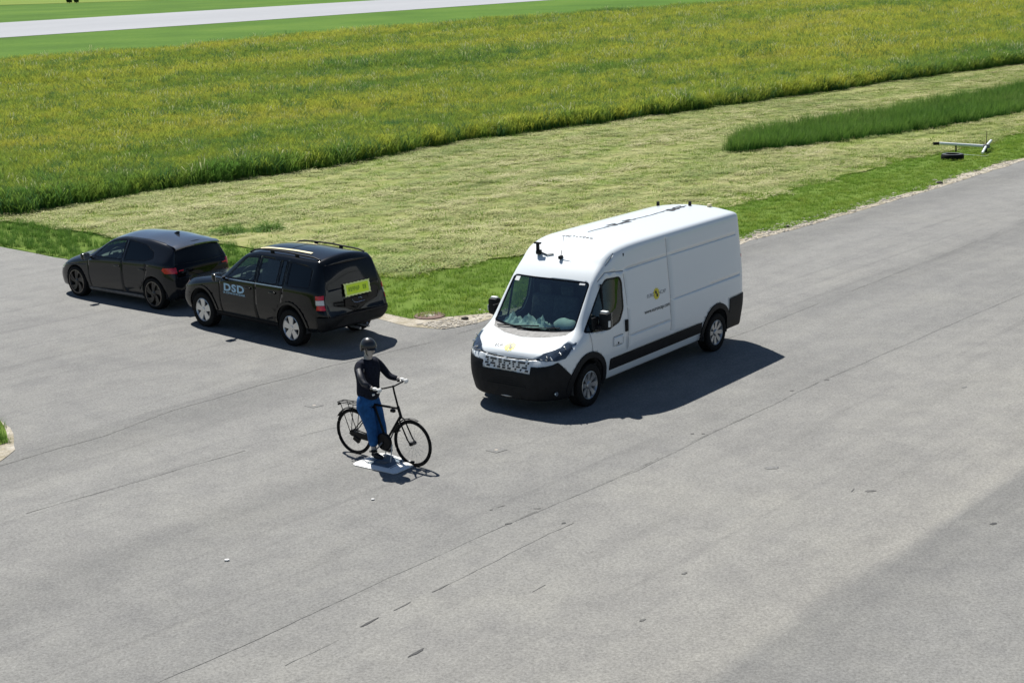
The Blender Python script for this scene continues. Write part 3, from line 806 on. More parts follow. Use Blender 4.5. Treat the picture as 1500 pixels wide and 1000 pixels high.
    bmesh.ops.recalc_face_normals(b, faces=b.faces); bobj('roof_spoiler', b, M['id_roof'], t, 50)
    b = bmesh.new(); h = bvh.ray_cast(Vector((-2.62, 0, 4)), Vector((0, 0, -1)))[0]
    q = [(0.08, .0), (-.02, .055), (-.10, .065), (-.085, .0)]
    for y, k in ((.016, 1), (-.016, -1)): pass
    a1 = [b.verts.new(h+Vector((x, .022*(1-z/.08), z))) for x, z in q]; a2 = [b.verts.new(h+Vector((x, -.022*(1-z/.08), z))) for x, z in q]
    b.faces.new(a1); b.faces.new(list(reversed(a2)))
    for k in range(4): b.faces.new((a1[k], a2[k], a2[(k+1) % 4], a1[(k+1) % 4]))
    bmesh.ops.recalc_face_normals(b, faces=b.faces); bobj('shark_fin_aerial', b, M['gloss_black'], t)
    b = bmesh.new(); box(b, (-.55, 0, .86), (.40, 1.5, .22), None, .06); bobj('dashboard', b, M['black_plastic'], t, 50)
    seat(t, -1.35, .38, .55); seat(t, -1.35, -.38, .55)
    b = bmesh.new(); box(b, (-2.15, 0, .5), (.5, 1.3, .16), None, .05); box(b, (-2.45, 0, .85), (.16, 1.3, .6), Matrix.Rotation(-.25, 3, 'Y'), .05); bobj('rear_seat', b, M['seat'], t, 50)
    steering(t, (-.86, .38, .98), -.5, .18)
    for x in (FX, RX):
        for s in (1, -1): wheel(t, x, s*.79, wr, .215, 'hatch')
    b = bmesh.new(); box(b, (-1.4, 0, .26), (3.6, 1.2, .12)); bobj('underbody', b, M['dark_lining'], t)
build_hatch()
#@@SUV
def build_suv():
    X, Y, A = -5.7332, 29.2234, 2.40119
    t = thing('parked_off_roader', 'black off-road estate with DSD lettering on the door and lime plate on the tailgate', 'car', (X, Y, 0), A)
    def st(xb, zb, w1, x2, w2, z2, x3, w3, z3, x4, w4, z4, r4, xt, zt):
        return [(xb, 0, zb, 0), (xb, w1, zb+.01, .08), (x2, w2, z2, .2), (x3, w3, z3, .06), (x4, w4, z4, r4), (xt, 0, zt, 0)]
    S = [st(.80, .34, .52, .84, .58, .52, .80, .56, .66, .76, .54, .84, .05, .80, .86),
         st(.76, .32, .68, .80, .76, .52, .75, .72, .70, .70, .66, .90, .06, .75, .93),
         st(.62, .30, .78, .66, .86, .54, .62, .82, .80, .56, .72, .95, .07, .62, .99),
         st(.30, .30, .82, .30, .90, .58, .30, .87, .90, .26, .76, 1.00, .08, .30, 1.05),
         st(-.15, .30, .82, -.15, .90, .60, -.15, .88, .98, -.18, .76, 1.07, .08, -.12, 1.11),
         st(-.50, .30, .82, -.50, .90, .60, -.50, .885, 1.04, -.54, .75, 1.13, .07, -.40, 1.16),
         st(-.90, .30, .82, -.90, .90, .60, -.90, .885, 1.08, -.94, .70, 1.40, .06, -.80, 1.45),
         st(-1.25, .30, .82, -1.25, .90, .60, -1.25, .885, 1.10, -1.32, .65, 1.63, .06, -1.20, 1.69),
         st(-1.70, .30, .82, -1.70, .90, .60, -1.70, .885, 1.11, -1.74, .645, 1.69, .08, -1.70, 1.77),
         st(-2.40, .30, .82, -2.40, .905, .60, -2.40, .885, 1.12, -2.42, .645, 1.70, .08, -2.42, 1.79),
         st(-3.00, .30, .82, -3.00, .905, .62, -3.00, .885, 1.13, -3.02, .64, 1.68, .08, -3.02, 1.78),
         st(-3.38, .32, .81, -3.38, .895, .62, -3.38, .87, 1.13, -3.40, .63, 1.68, .06, -3.46, 1.765),
         st(-3.58, .36, .78, -3.64, .86, .62, -3.58, .82, 1.12, -3.51, .63, 1.63, .06, -3.56, 1.71),
         st(-3.66, .40, .74, -3.78, .80, .60, -3.66, .74, 1.06, -3.66, .66, 1.20, .06, -3.68, 1.24),
         st(-3.74, .44, .66, -3.82, .70, .58, -3.73, .66, .76, -3.71, .60, .84, .05, -3.73, .86)]
    bm = loft(S, [3, 3, 4, 5, 4, 5, 5, 5, 5, 5, 5, 4, 5, 4], (3, 4, 5, 7, 8))
    bvh = BVHTree.FromBMesh(bm)
    wr = .365; FX, RX = 0, -2.82
    for sx in (FX, RX):
        for v in 'LR':
            sg = 1 if v == 'L' else -1
            fs = cut(bm, circle_poly(sx, wr+.04, wr+.06), v, .05, lambda c: abs(c.y) > .5); bmesh.ops.delete(bm, geom=fs, context='FACES')
            arch_liner(t, sx, wr+.04, wr+.065, sg*.55, sg*.865)
        fs = [f for f in bm.faces if f.normal.z < -.3 and abs(f.calc_center_median().x-sx) < .40 and abs(f.calc_center_median().y) > .54]
        bmesh.ops.delete(bm, geom=fs, context='FACES')
        for v in 'LR':   # flared arch lip
            k = []; n = 14; cz = wr+.04
            for j in range(n):
                a0 = .05+j*(math.pi-.1)/n; a1 = .05+(j+1)*(math.pi-.1)/n; r0, r1 = wr+.035, wr+.11
                k += cut(bm, [(sx+math.cos(a0)*r0, cz+math.sin(a0)*r0), (sx+math.cos(a0)*r1, cz+math.sin(a0)*r1), (sx+math.cos(a1)*r1, cz+math.sin(a1)*r1), (sx+math.cos(a1)*r0, cz+math.sin(a1)*r0)], v, .05)
            extract(bm, k, 'arch_flare', M['suv_paint'], t, .018, .025)
    window(bm, [(-.64, 1.15), (0, 1.17), (.64, 1.15), (.57, 1.60), (0, 1.64), (-.57, 1.60)], 'F', 'windscreen', M['windscreen'], t, .025, .05, thr=.15)
    for v in 'LR':
        window(bm, [(-.80, 1.135), (-1.73, 1.15), (-1.73, 1.62), (-1.34, 1.585)], v, 'side_window', M['sideglass'], t, .022, .04)
        window(bm, [(-1.82, 1.15), (-2.42, 1.16), (-2.42, 1.625), (-1.82, 1.625)], v, 'side_window', M['sideglass'], t, .022, .03)
        window(bm, [(-2.47, 1.16), (-2.60, 1.17), (-2.60, 1.62), (-2.47, 1.625)], v, 'quarter_window', M['sideglass'], t, .014, .01)
        window(bm, [(-2.72, 1.18), (-3.38, 1.19), (-3.34, 1.56), (-2.70, 1.62)], v, 'quarter_window', M['tinted'], t, .02, .05)
    fs = cut(bm, rpoly([(-.66, 1.16), (.66, 1.16), (.60, 1.60), (-.60, 1.60)], .06), 'B', .08, lambda c: c.x < -3.3)
    extract(bm, fs, 'tailgate_window', M['gloss_black'], t, .003, .01, 60)
    for s, v in ((1, 'L'), (-1, 'R')):
        for (z0, z1, mt, nm) in ((.80, .89, 'red_lens', 'tail_light'), (.895, .985, 'clear_lens', 'reversing_lamp'), (.99, 1.07, 'red_lens', 'tail_light')):
            fs = cut(bm, [(-3.575-(z0-.8)*.05, z0), (-3.80, z0), (-3.80, z1), (-3.575-(z1-.8)*.15, z1)], v, .35, lambda c: c.x < -3.4)
            extract(bm, fs, nm, M[mt], t, .008, .02)
            fs = cut(bm, [(s*.76, z0), (s*.92, z0), (s*.92, z1), (s*.765, z1)], 'B', .3, lambda c: c.x < -3.5)
            extract(bm, fs, nm, M[mt], t, .008, .02)
        fs = cut(bm, [(s*.50, .72), (s*.78, .74), (s*.80, .90), (s*.52, .88)], 'F', .02, lambda c: c.x > .4)
        extract(bm, fs, 'headlight', M['lamp_chrome'], t, .004, .01)
        for pts in ([(-.62, .40), (-.62, 1.06), (-.74, 1.12)], [(-1.775, .40), (-1.775, 1.64)], [(-2.38, .62), (-2.52, .80), (-2.64, 1.15), (-2.66, 1.62)], [(-.60, .42), (-2.36, .42)]):
            extract(bm, strip_faces(bm, pts, .010, v, .1), 'panel_gap', M['gap_black'], t, -.003)
        extract(bm, strip_faces(bm, [(-.80, 1.115), (-2.62, 1.135)], .018, v, .02), 'chrome_strip', M['chrome'], t, .006, .01)
        fs = cut(bm, [(-.42, .29), (-.42, .40), (-2.40, .40), (-2.40, .29)], v, .02); extract(bm, fs, 'side_skirt', M['black_plastic'], t, .02, .03)
        for x in (-1.55, -2.32):
            h = bvh.ray_cast(Vector((x, s*3, 1.0)), Vector((0, -s, 0))); handle(t, h[0]+Vector((0, s*.014, 0)), (.2, .03, .04), M['suv_paint'])
        mirror_obj(t, (-.74, s*1.02, 1.16), (.13, .20, .16), s, M['suv_paint'])
        # roof rail
        b = bmesh.new(); q = []
        for x in np.linspace(-1.30, -3.42, 14):
            h = bvh.ray_cast(Vector((x, s*.56, 4)), Vector((0, 0, -1))); e = min((x+3.42)/.25, (-1.30-x)/.25, 1)
            q.append(h[0]+Vector((0, 0, .012+.036*max(0, e)**.6)))
        tube(b, q, .017, 8); rail = bobj('roof_rail', b, M['black_plastic'], t, 60)
        for x in (-2.0, -2.75):
            b = bmesh.new(); h = bvh.ray_cast(Vector((x, s*.56, 4)), Vector((0, 0, -1)))[0]; box(b, h+Vector((0, 0, .022)), (.10, .03, .045), None, .008); bobj('rail_foot', b, M['black_plastic'], rail)
    fs = cut(bm, [(-.90, .36), (.90, .36), (.90, .66), (-.90, .66)], 'B', .0, lambda c: c.x < -3.55)
    extract(bm, fs, 'rear_bumper', M['black_plastic'], t, .015, .03)
    b = bmesh.new(); box(b, (-3.86, 0, .66), (.02, 1.3, .03), None, .008); bobj('bumper_trim', b, M['gloss_black'], t)
    fs = cut(bm, [(-.66, .36), (.66, .36), (.66, .62), (-.66, .62)], 'F', .0, lambda c: c.x > .5)
    extract(bm, fs, 'front_bumper', M['black_plastic'], t, .012, .03)
    # bonnet shut line and sunroof
    fs = cut(bm, [(-1.50, -.40), (-1.50, .40), (-2.25, .40), (-2.25, -.40)], 'T', .5, lambda c: c.z > 1.4)
    extract(bm, fs, 'sunroof', M['gloss_black'], t, .004, .01, 60)
    body_obj(bm, 'body', M['suv_paint'], t, .02)
    # pale strips following the roof surface
    for (x0, x1, y0, w) in ((-1.40, -2.95, .38, .03), (-1.55, -2.40, -.22, .03)):
        b = bmesh.new(); n = 12; L = []
        for k in range(n+1):
            x = x0+(x1-x0)*k/n; r = []
            for yy in (y0-w, y0+w):
                h = bvh.ray_cast(Vector((x, yy-.03*k/n, 4)), Vector((0, 0, -1)))[0]; r.append(b.verts.new(h+Vector((0, 0, .012))))
            L.append(r)
        for P0, P1 in zip(L, L[1:]): b.faces.new((P0[0], P0[1], P1[1], P1[0]))
        bobj('roof_strip', b, M['straw_strip'], t)
    # lime plate with a scalloped edge
    b = bmesh.new(); pl = []
    W, H = .33, .13
    for k in range(14): pl.append((-W+2*W*k/14, -H+(.012 if k % 2 else 0)))
    for k in range(6): pl.append((W-(.012 if k % 2 else 0), -H+2*H*k/6))
    for k in range(14): pl.append((W-2*W*k/14, H-(.012 if k % 2 else 0)))
    for k in range(6): pl.append((-W+(.012 if k % 2 else 0), H-2*H*k/6))
    prism(b, pl, 0, .012)
    rot = Matrix(((0, .17, -.985), (-1, 0, 0), (0, .985, .17)))   # x->right seen from behind, y->up, z->out
    def place(me_or_bm, off, name, mat, par):
        me = bpy.data.meshes.new(name); me_or_bm.to_mesh(me); me_or_bm.free()
        for v in me.vertices: v.co = rot @ v.co + off
        return obj(name, me, mat, par)
    hz = bvh.ray_cast(Vector((-6, -.05, 1.10)), Vector((1, 0, 0)))[0]
    off = hz+Vector((-.035, 0, 0))
    sg = place(b, off, 'lime_sign', M['lime_pale'], t)
    b = bmesh.new(); prism(b, [(-.28, -.095), (.28, -.095), (.28, .095), (-.28, .095)], .012, .016); place(b, off, 'sign_field', M['lime'], sg)
    for (x, w) in ((-.215, .028), (-.165, .026), (-.115, .024), (-.07, .03), (-.02, .03), (.028, .026), (.15, .028), (.20, .028)):
        b = bmesh.new(); k = int(abs(x)*1000) % 3
        box(b, (x-w*.4, 0, .017), (.009, .085, .003)); box(b, (x+w*.4, (.015 if k == 1 else 0), .017), (.009, .055 if k == 1 else .085, .003))
        if k != 2: box(b, (x, .038, .0175), (w, .009, .003))
        box(b, (x, -.002 if k else -.038, .0176), (w, .009, .003))
        place(b, off, 'sign_glyph', M['lime_ink'], sg)
    # badge and number plate recess
    hz = bvh.ray_cast(Vector((-6, 0, .86)), Vector((1, 0, 0)))[0]
    b = bmesh.new(); box(b, hz+Vector((-.008, 0, 0)), (.02, .56, .16), None, .005); bobj('plate_recess', b, M['gloss_black'], t)
    b = bmesh.new(); tube(b, [hz+Vector((-.03, .12, .045)), hz+Vector((-.03, .06, -.015)), hz+Vector((-.03, -.02, -.03)), hz+Vector((-.03, -.20, -.02))], .007, 5)
    tube(b, [hz+Vector((-.03, -.04, .05)), hz+Vector((-.03, -.10, .06)), hz+Vector((-.03, -.14, .03))], .007, 5); bobj('plate_cable', b, M['chrome'], t)
    b = bmesh.new(); tube(b, [(-3.55, -.12, .36), (-3.86, -.12, .37), (-3.90, -.12, .42)], .018, 8); bobj('tow_hitch', b, M['steel'], t, 60)
    for y in (-.02, -.24):
        b = bmesh.new(); tube(b, [(-3.5, y, .33), (-3.80, y, .32)], .024, 10); bobj('exhaust_tip', b, M['steel'], t, 60)
    # lettering on the front door
    def side(me, x, z, nm, mt): on_surface(me, bvh, Vector((x, .88, z)), Vector((-1, 0, 0)), Vector((0, 0, 1)), Vector((0, 1, 0)), .004); obj(nm, me, M[mt], t)
    me = text_mesh('DSD', .29, bold=.011, space=1.12)
    for v in me.vertices: v.co.x *= 1.12; v.co.y *= .70
    side(me, -1.10, .935, 'lettering', 'dsd_blue')
    side(text_mesh('DR. STEFFAN DATENTECHNIK', .052, bold=.0012), -1.10, .83, 'lettering', 'dsd_blue')
    b = bmesh.new(); box(b, (-.62, 0, .98), (.40, 1.5, .22), None, .06); bobj('dashboard', b, M['black_plastic'], t, 50)
    seat(t, -1.42, .38, .72); seat(t, -1.42, -.38, .72)
    b = bmesh.new(); box(b, (-2.2, 0, .66), (.5, 1.3, .16), None, .05); box(b, (-2.48, 0, 1.0), (.16, 1.3, .6), Matrix.Rotation(-.25, 3, 'Y'), .05); bobj('rear_seat', b, M['seat'], t, 50)
    steering(t, (-.95, .38, 1.14), -.5, .19)
    for x in (FX, RX):
        for s in (1, -1): wheel(t, x, s*.78, wr, .235, 'suv')
    b = bmesh.new(); box(b, (-1.5, 0, .38), (3.9, 1.2, .14)); bobj('underbody', b, M['dark_lining'], t)
build_suv()
#@@BIKE
BX, BY, BA = -1.4596, 19.3072, -.63810
def build_bike():
    t = thing('city_bicycle', 'black gents city bicycle with rear carrier held upright on the low white platform', 'bicycle', (BX, BY, 0), BA)
    WR = .345; mt = M['bike_black']
    BB = Vector((-.50, 0, .30)); HT = Vector((-.245, 0, .86)); HB = Vector((-.195, 0, .70)); RH = Vector((-1.12, 0, WR)); ST = Vector((-.70, 0, .82)); SP = Vector((-.76, 0, .95))
    b = bmesh.new(); r = .017
    tube(b, [HB, HT], .021, 10); tube(b, [HB+Vector((-.005, 0, .03)), BB], r, 10); tube(b, [HT+Vector((0, 0, -.03)), ST], r, 10); tube(b, [BB, ST], r, 10)
    for s in (1, -1):
        tube(b, [BB+Vector((0, s*.02, 0)), RH+Vector((0, s*.06, 0))], .010, 8); tube(b, [ST+Vector((0, s*.012, -.03)), RH+Vector((0, s*.06, 0))], .008, 8)
    bobj('frame', b, mt, t, 60)
    b = bmesh.new()
    for s in (1, -1): tube(b, [HB, HB+Vector((.01, s*.05, -.03)), Vector((-.05, s*.055, WR+.06)), Vector((0, s*.055, WR))], .011, 8)
    bobj('fork', b, mt, t, 60)
    b = bmesh.new(); tube(b, [HT, HT+Vector((-.055, 0, .20)), HT+Vector((-.075, 0, .30))], .014, 8); bobj('stem', b, mt, t, 60)
    C = HT+Vector((-.075, 0, .29)); b = bmesh.new()
    tube(b, [C+Vector((-.16, -.30, -.02)), C+Vector((-.08, -.28, .005)), C+Vector((.02, -.20, .02)), C+Vector((.02, 0, .0)), C+Vector((.02, .20, .02)), C+Vector((-.08, .28, .005)), C+Vector((-.16, .30, -.02))], .012, 8)
    hb = bobj('handlebar', b, mt, t, 60)
    for s in (1, -1):
        b = bmesh.new(); tube(b, [C+Vector((-.17, s*.302, -.022)), C+Vector((-.07, s*.278, .006))], .017, 8); bobj('grip', b, M['rubber'], hb, 60)
    b = bmesh.new(); tube(b, [BB.lerp(ST, .9), SP], .013, 8); box(b, SP+Vector((-.03, 0, .03)), (.25, .16, .05), None, .02); bobj('saddle', b, mt, t, 50)
    for c, nm in ((Vector((0, 0, WR)), 'front_wheel'), (RH, 'rear_wheel')):
        w = bpy.data.objects.new('wheel', None); link(w, t); w.location = c
        b = bmesh.new(); tube(b, [(math.cos(a)*(WR-.018), 0, math.sin(a)*(WR-.018)) for a in np.linspace(0, 2*math.pi, 61)[:-1]], .019, 8, True); bobj('tyre', b, M['rubber'], w, 60)
        b = bmesh.new(); tube(b, [(math.cos(a)*(WR-.044), 0, math.sin(a)*(WR-.044)) for a in np.linspace(0, 2*math.pi, 61)[:-1]], .010, 6, True); bobj('rim', b, mt, w, 60)
        b = bmesh.new()
        for k in range(32):
            a = k*2*math.pi/32; s = 1 if k % 2 else -1
            tube(b, [(math.cos(a+.5*s)*.02, s*.03, math.sin(a+.5*s)*.02), (math.cos(a)*(WR-.04), 0, math.sin(a)*(WR-.04))], .0011, 4)
        bobj('spokes', b, M['steel'], w)
        b = bmesh.new(); tube(b, [(0, -.055, 0), (0, .055, 0)], .028 if c.x == 0 else .04, 10); bobj('hub', b, mt, w, 60)
    def fender(cx, a0, a1, nm):
        b = bmesh.new(); n = 18; L = []
        for k in range(n+1):
            a = a0+(a1-a0)*k/n; row = []
            for y, rr in ((-.03, WR+.012), (-.02, WR+.022), (0, WR+.027), (.02, WR+.022), (.03, WR+.012)):
                row.append(b.verts.new((cx+math.cos(a)*rr, y, WR+math.sin(a)*rr)))
            L.append(row)
        for A, B in zip(L, L[1:]):
            for j in range(4): b.faces.new((A[j], A[j+1], B[j+1], B[j]))
        return bobj(nm, b, mt, t, 60)
    fender(0, R(70), R(165), 'mudguard'); fender(-1.12, R(15), R(150), 'mudguard')
    # rear carrier
    b = bmesh.new()
    for y in (-.07, 0, .07): tube(b, [(-.86, y*.6, .775), (-1.0, y, .785), (-1.36, y, .775)], .007, 6)
    tube(b, [(-1.36, -.07, .775), (-1.36, .07, .775)], .007, 6); tube(b, [(-1.15, -.07, .78), (-1.15, .07, .78)], .006, 6)
    for s in (1, -1):
        tube(b, [(-1.30, s*.07, .775), (-1.14, s*.065, WR)], .006, 6); tube(b, [(-1.05, s*.07, .78), (-1.12, s*.065, WR)], .006, 6)
    bobj('rear_carrier', b, mt, t, 60)
    b = bmesh.new(); box(b, (-1.39, 0, .73), (.025, .06, .035), None, .01); bobj('rear_lamp', b, M['bike_black'], t)
    b = bmesh.new(); box(b, HT+Vector((-.10, 0, -.08)), (.08, .05, .05), None, .015); bobj('lock_box', b, mt, t)
    # chain case, drum and crank
    b = bmesh.new(); lathe(b, [(0, -.05), (.12, -.05), (.135, -.035), (.135, -.01), (.12, 0), (0, 0)], 26, 'Y', (BB.x, -.02, BB.z)); bobj('chainring_guard', b, mt, t, 40)
    b = bmesh.new(); prism(b, [(-1.12, .30), (-1.16, .335), (-1.12, .37), (-.50, .35), (-.50, .25), (-.9, .275)], -.075, -.045)
    me = bpy.data.meshes.new('chain_case'); b.to_mesh(me); b.free()
    for v in me.vertices: v.co = Vector((v.co.x, v.co.z, v.co.y))
    obj('chain_case', me, mt, t)
    b = bmesh.new(); box(b, (-1.02, -.06, .26), (.12, .05, .08), Matrix.Rotation(.5, 3, 'Y'), .01); bobj('derailleur', b, mt, t)
    for s in (1, -1):
        b = bmesh.new(); e = BB+Vector((-s*.12, -s*.10, s*.11)); e = BB+Vector((-.09*s-.03, -s*.10, -.13 if s > 0 else .12)); tube(b, [BB+Vector((0, -s*.09, 0)), e], .011, 6); c = bobj('crank', b, M['steel'], t, 60)
        b = bmesh.new(); box(b, e+Vector((0, -s*.06, 0)), (.09, .09, .02), None, .005); bobj('pedal', b, mt, c)
    return t
bike = build_bike()

# ------------------------------------------------------------------ the dummy rider
def skin(name, V, E, Rr, mat, parent, root=0, sub=2):
    me = bpy.data.meshes.new(name); me.from_pydata(V, E, []); o = bpy.data.objects.new(name, me); col.objects.link(o)
    m = o.modifiers.new('s', 'SKIN'); m.use_smooth_shade = True
    s = o.modifiers.new('u', 'SUBSURF'); s.levels = sub; s.render_levels = sub
    for i, v in enumerate(me.skin_vertices[0].data):
        r = Rr[i]; v.radius = r if isinstance(r, tuple) else (r, r); v.use_root = (i == root)
    dg = bpy.context.evaluated_depsgraph_get(); dg.update()
    m2 = bpy.data.meshes.new_from_object(o.evaluated_get(dg)); bpy.data.objects.remove(o)
    m2.materials.clear(); return obj(name, m2, mat, parent, 180)
def build_person():
    t = thing('person', 'dummy cyclist in black helmet, dark sweater and blue jeans astride the black bicycle', 'person', (BX, BY, 0), BA)
    # joints in the bicycle's own frame: x ahead, y left
    pel = (-.80, 0, .93); sp1 = (-.80, 0, 1.08); sp2 = (-.79, 0, 1.24); che = (-.79, 0, 1.40); nk0 = (-.785, 0, 1.48); nk1 = (-.765, 0, 1.53)
    hd0 = (-.745, -.0, 1.565); hd1 = (-.735, 0, 1.64); hd2 = (-.74, 0, 1.71)
    V = [pel, sp1, sp2, che, nk0, nk1, hd0, hd1, hd2]; Rr = [(.125, .10), (.12, .095), (.155, .115), (.165, .115), (.08, .075), (.062, .060), (.058, .068), (.070, .086), (.062, .078)]
    E = [(0, 1), (1, 2), (2, 3), (3, 4), (4, 5), (5, 6), (6, 7), (7, 8)]
    arms = {-1: [(-.79, -.18, 1.41), (-.66, -.27, 1.25), (-.60, -.285, 1.195), (-.44, -.29, 1.165)], 1: [(-.79, .18, 1.41), (-.68, .27, 1.24), (-.62, .28, 1.18), (-.44, .29, 1.165)]}
    for s in (-1, 1):
        k = len(V); V += arms[s]; Rr += [.045, .042, .038, .026]; E += [(3, k), (k, k+1), (k+1, k+2), (k+2, k+3)]
    legs = {-1: [(-.80, -.09, .86), (-.71, -.085, .50), (-.69, -.085, .47), (-.655, -.105, .15), (-.62, -.105, .10)], 1: [(-.80, .09, .86), (-.70, .085, .52), (-.67, .085, .48), (-.66, .11, .20), (-.62, .11, .15)]}
    for s in (-1, 1):
        k = len(V); V += legs[s]; Rr += [.088, .060, .056, .040, .035]; E += [(0, k), (k, k+1), (k+1, k+2), (k+2, k+3), (k+3, k+4)]
    skin('body', V, E, Rr, M['skin'], t)
    # face: nose, ears
    b = bmesh.new(); hc = Vector((-.74, 0, 1.635))
    bmesh.ops.create_icosphere(b, subdivisions=2, radius=.016, matrix=Matrix.Translation(hc+Vector((.095, 0, -.01))) @ Matrix.Diagonal((1, .8, 1.5, 1)))
    bobj('nose', b, M['skin'], t, 180)
    for s in (1, -1):
        b = bmesh.new(); bmesh.ops.create_icosphere(b, subdivisions=2, radius=.028, matrix=Matrix.Translation(hc+Vector((-.005, s*.080, -.005))) @ Matrix.Diagonal((.7, .35, 1.1, 1))); bobj('ear', b, M['skin'], t, 180)
        b = bmesh.new(); bmesh.ops.create_icosphere(b, subdivisions=1, radius=.010, matrix=Matrix.Translation(hc+Vector((.088, s*.032, .018)))); bobj('eye', b, M['mark_black'], t, 180)
    b = bmesh.new(); box(b, hc+Vector((.088, 0, -.055)), (.012, .045, .008), None, .003); bobj('mouth', b, M['mark_black'], t)
    # sweater
    SV = [(-.80, 0, .86), (-.80, 0, 1.04), (-.79, 0, 1.22), (-.79, 0, 1.40), (-.785, 0, 1.475), (-.78, 0, 1.515)]
    SR = [(.205, .172), (.195, .158), (.19, .148), (.188, .135), (.110, .095), (.075, .07)]
    SE = [(0, 1), (1, 2), (2, 3), (3, 4), (4, 5)]
    for s in (-1, 1):
        a = arms[s]; k = len(SV); w = tuple(np.array(a[2])*.12+np.array(a[3])*.88)
        SV += [(a[0][0], s*.165, 1.43), (a[0][0]+.04, s*.222, 1.36), a[1], a[2], w]; SR += [.066, .064, .058, .053, .038]; SE += [(3, k), (k, k+1), (k+1, k+2), (k+2, k+3), (k+3, k+4)]
    skin('sweater', SV, SE, SR, M['sweater'], t)
    # grey sleeve cover on the right arm
    a = arms[-1]; v0 = np.array(a[0]); v1 = np.array(a[1]); v2 = np.array(a[2]); v3 = np.array(a[3])
    b = bmesh.new(); off = np.array((0, -.018, .022))
    tube(b, [tuple(v0*.7+v1*.3+off), tuple(v1+off), tuple(v2+off*.9), tuple(v2*.45+v3*.55+off*.6)], [.045, .045, .042, .036], 10); bobj('sleeve_cover', b, M['sleeve'], t, 180)
    # jeans
    JV = [(-.82, 0, 1.02), (-.83, 0, .90)]; JR = [(.178, .150), (.185, .168)]; JE = [(0, 1)]
    for s in (-1, 1):
        l = legs[s]; k = len(JV); e = tuple(np.array(l[3])+np.array((0, 0, .05)))
        m1 = tuple(np.array(l[0])*.5+np.array(l[1])*.5)
        JV += [(l[0][0]-.01, s*.095, .78), m1, l[1], l[2], e]; JR += [.130, .120, .096, .090, .070]; JE += [(1, k), (k, k+1), (k+1, k+2), (k+2, k+3), (k+3, k+4)]
    skin('jeans', JV, JE, JR, M['jeans'], t)
    for s in (-1, 1):
        l = legs[s]; an = Vector(l[3]); z = an.z-.06
        skin('shoe', [tuple(an+Vector((-.04, 0, -.03))), tuple(an+Vector((.02, 0, -.055))), tuple(an+Vector((.10, 0, -.075))), tuple(an+Vector((.17, 0, -.08)))], [(0, 1), (1, 2), (2, 3)], [.050, .048, .042, .034], M['shoe'], t)
    b = bmesh.new(); box(b, (-.645, -.06, .99), (.03, .05, .03), None, .008); bobj('belt_clip', b, M['sticker'], t)
    # gloved hands, fingers curled round the grips
    for s in (-1, 1):
        w = Vector(arms[s][3]); G = Vector((-.435, s*.292, 1.140))
        V = [tuple(w), tuple(w+Vector((.045, s*.005, .004))), tuple(w+Vector((.085, s*.008, .002)))]; E = [(0, 1), (1, 2)]; Rr = [.028, (.034, .024), (.034, .021)]
        skin('hand', V, E, Rr, M['glove'], t)
        for k, (dy, ln) in enumerate(((-.036, .92), (-.013, 1.0), (.011, .95), (.034, .78))):
            p0 = w+Vector((.085, dy, .006)); q = [p0, p0+Vector((.036*ln, 0, .000)), p0+Vector((.056*ln, 0, -.022*ln)), p0+Vector((.046*ln, 0, -.046*ln)), p0+Vector((.018*ln, 0, -.050*ln))]
            skin('finger', [tuple(x) for x in q], [(0, 1), (1, 2), (2, 3), (3, 4)], [.0105, .0098, .0092, .0088, .008], M['glove'], t, sub=1)
        p0 = w+Vector((.03, -s*.022, -.004)); q = [p0, p0+Vector((.03, -s*.024, -.012)), p0+Vector((.055, -s*.018, -.034))]
        skin('thumb', [tuple(x) for x in q], [(0, 1), (1, 2)], [.013, .011, .009], M['glove'], t, sub=1)
    # helmet with brim and straps
    b = bmesh.new(); c = Vector((-.75, 0, 1.675)); L = []
    r = bmesh.ops.create_uvsphere(b, u_segments=28, v_segments=16, radius=1, matrix=Matrix.Translation(c) @ Matrix.Diagonal((.112, .092, .118, 1)))
    lowv = [v for v in b.verts if v.co.z < c.z-.01-.09*max(0, -(v.co.x-c.x)/.112)]
    bmesh.ops.delete(b, geom=lowv, context='VERTS')
    o = bobj('helmet', b, M['helmet'], t, 180); m = o.modifiers.new('shell', 'SOLIDIFY'); m.thickness = .018; m.offset = 1
    b = bmesh.new()
    for s in (1, -1): tube(b, [c+Vector((.02, s*.086, -.01)), c+Vector((.025, s*.076, -.09)), c+Vector((.03, s*.03, -.14)), c+Vector((.03, 0, -.145))], .006, 5)
    bobj('chin_strap', b, M['mark_black'], o)
    b = bmesh.new(); n = 14; L = []
    for k in range(n+1):
        a = -1.15+2.3*k/n; L.append([b.verts.new(c+Vector((math.cos(a)*.116, math.sin(a)*.096, -.005))), b.verts.new(c+Vector((math.cos(a)*.130+.012, math.sin(a)*.100, -.032)))])
    for A_, B_ in zip(L, L[1:]): b.faces.new((A_[0], A_[1], B_[1], B_[0]))
    bobj('helmet_brim', b, M['helmet'], o, 60)
build_person()

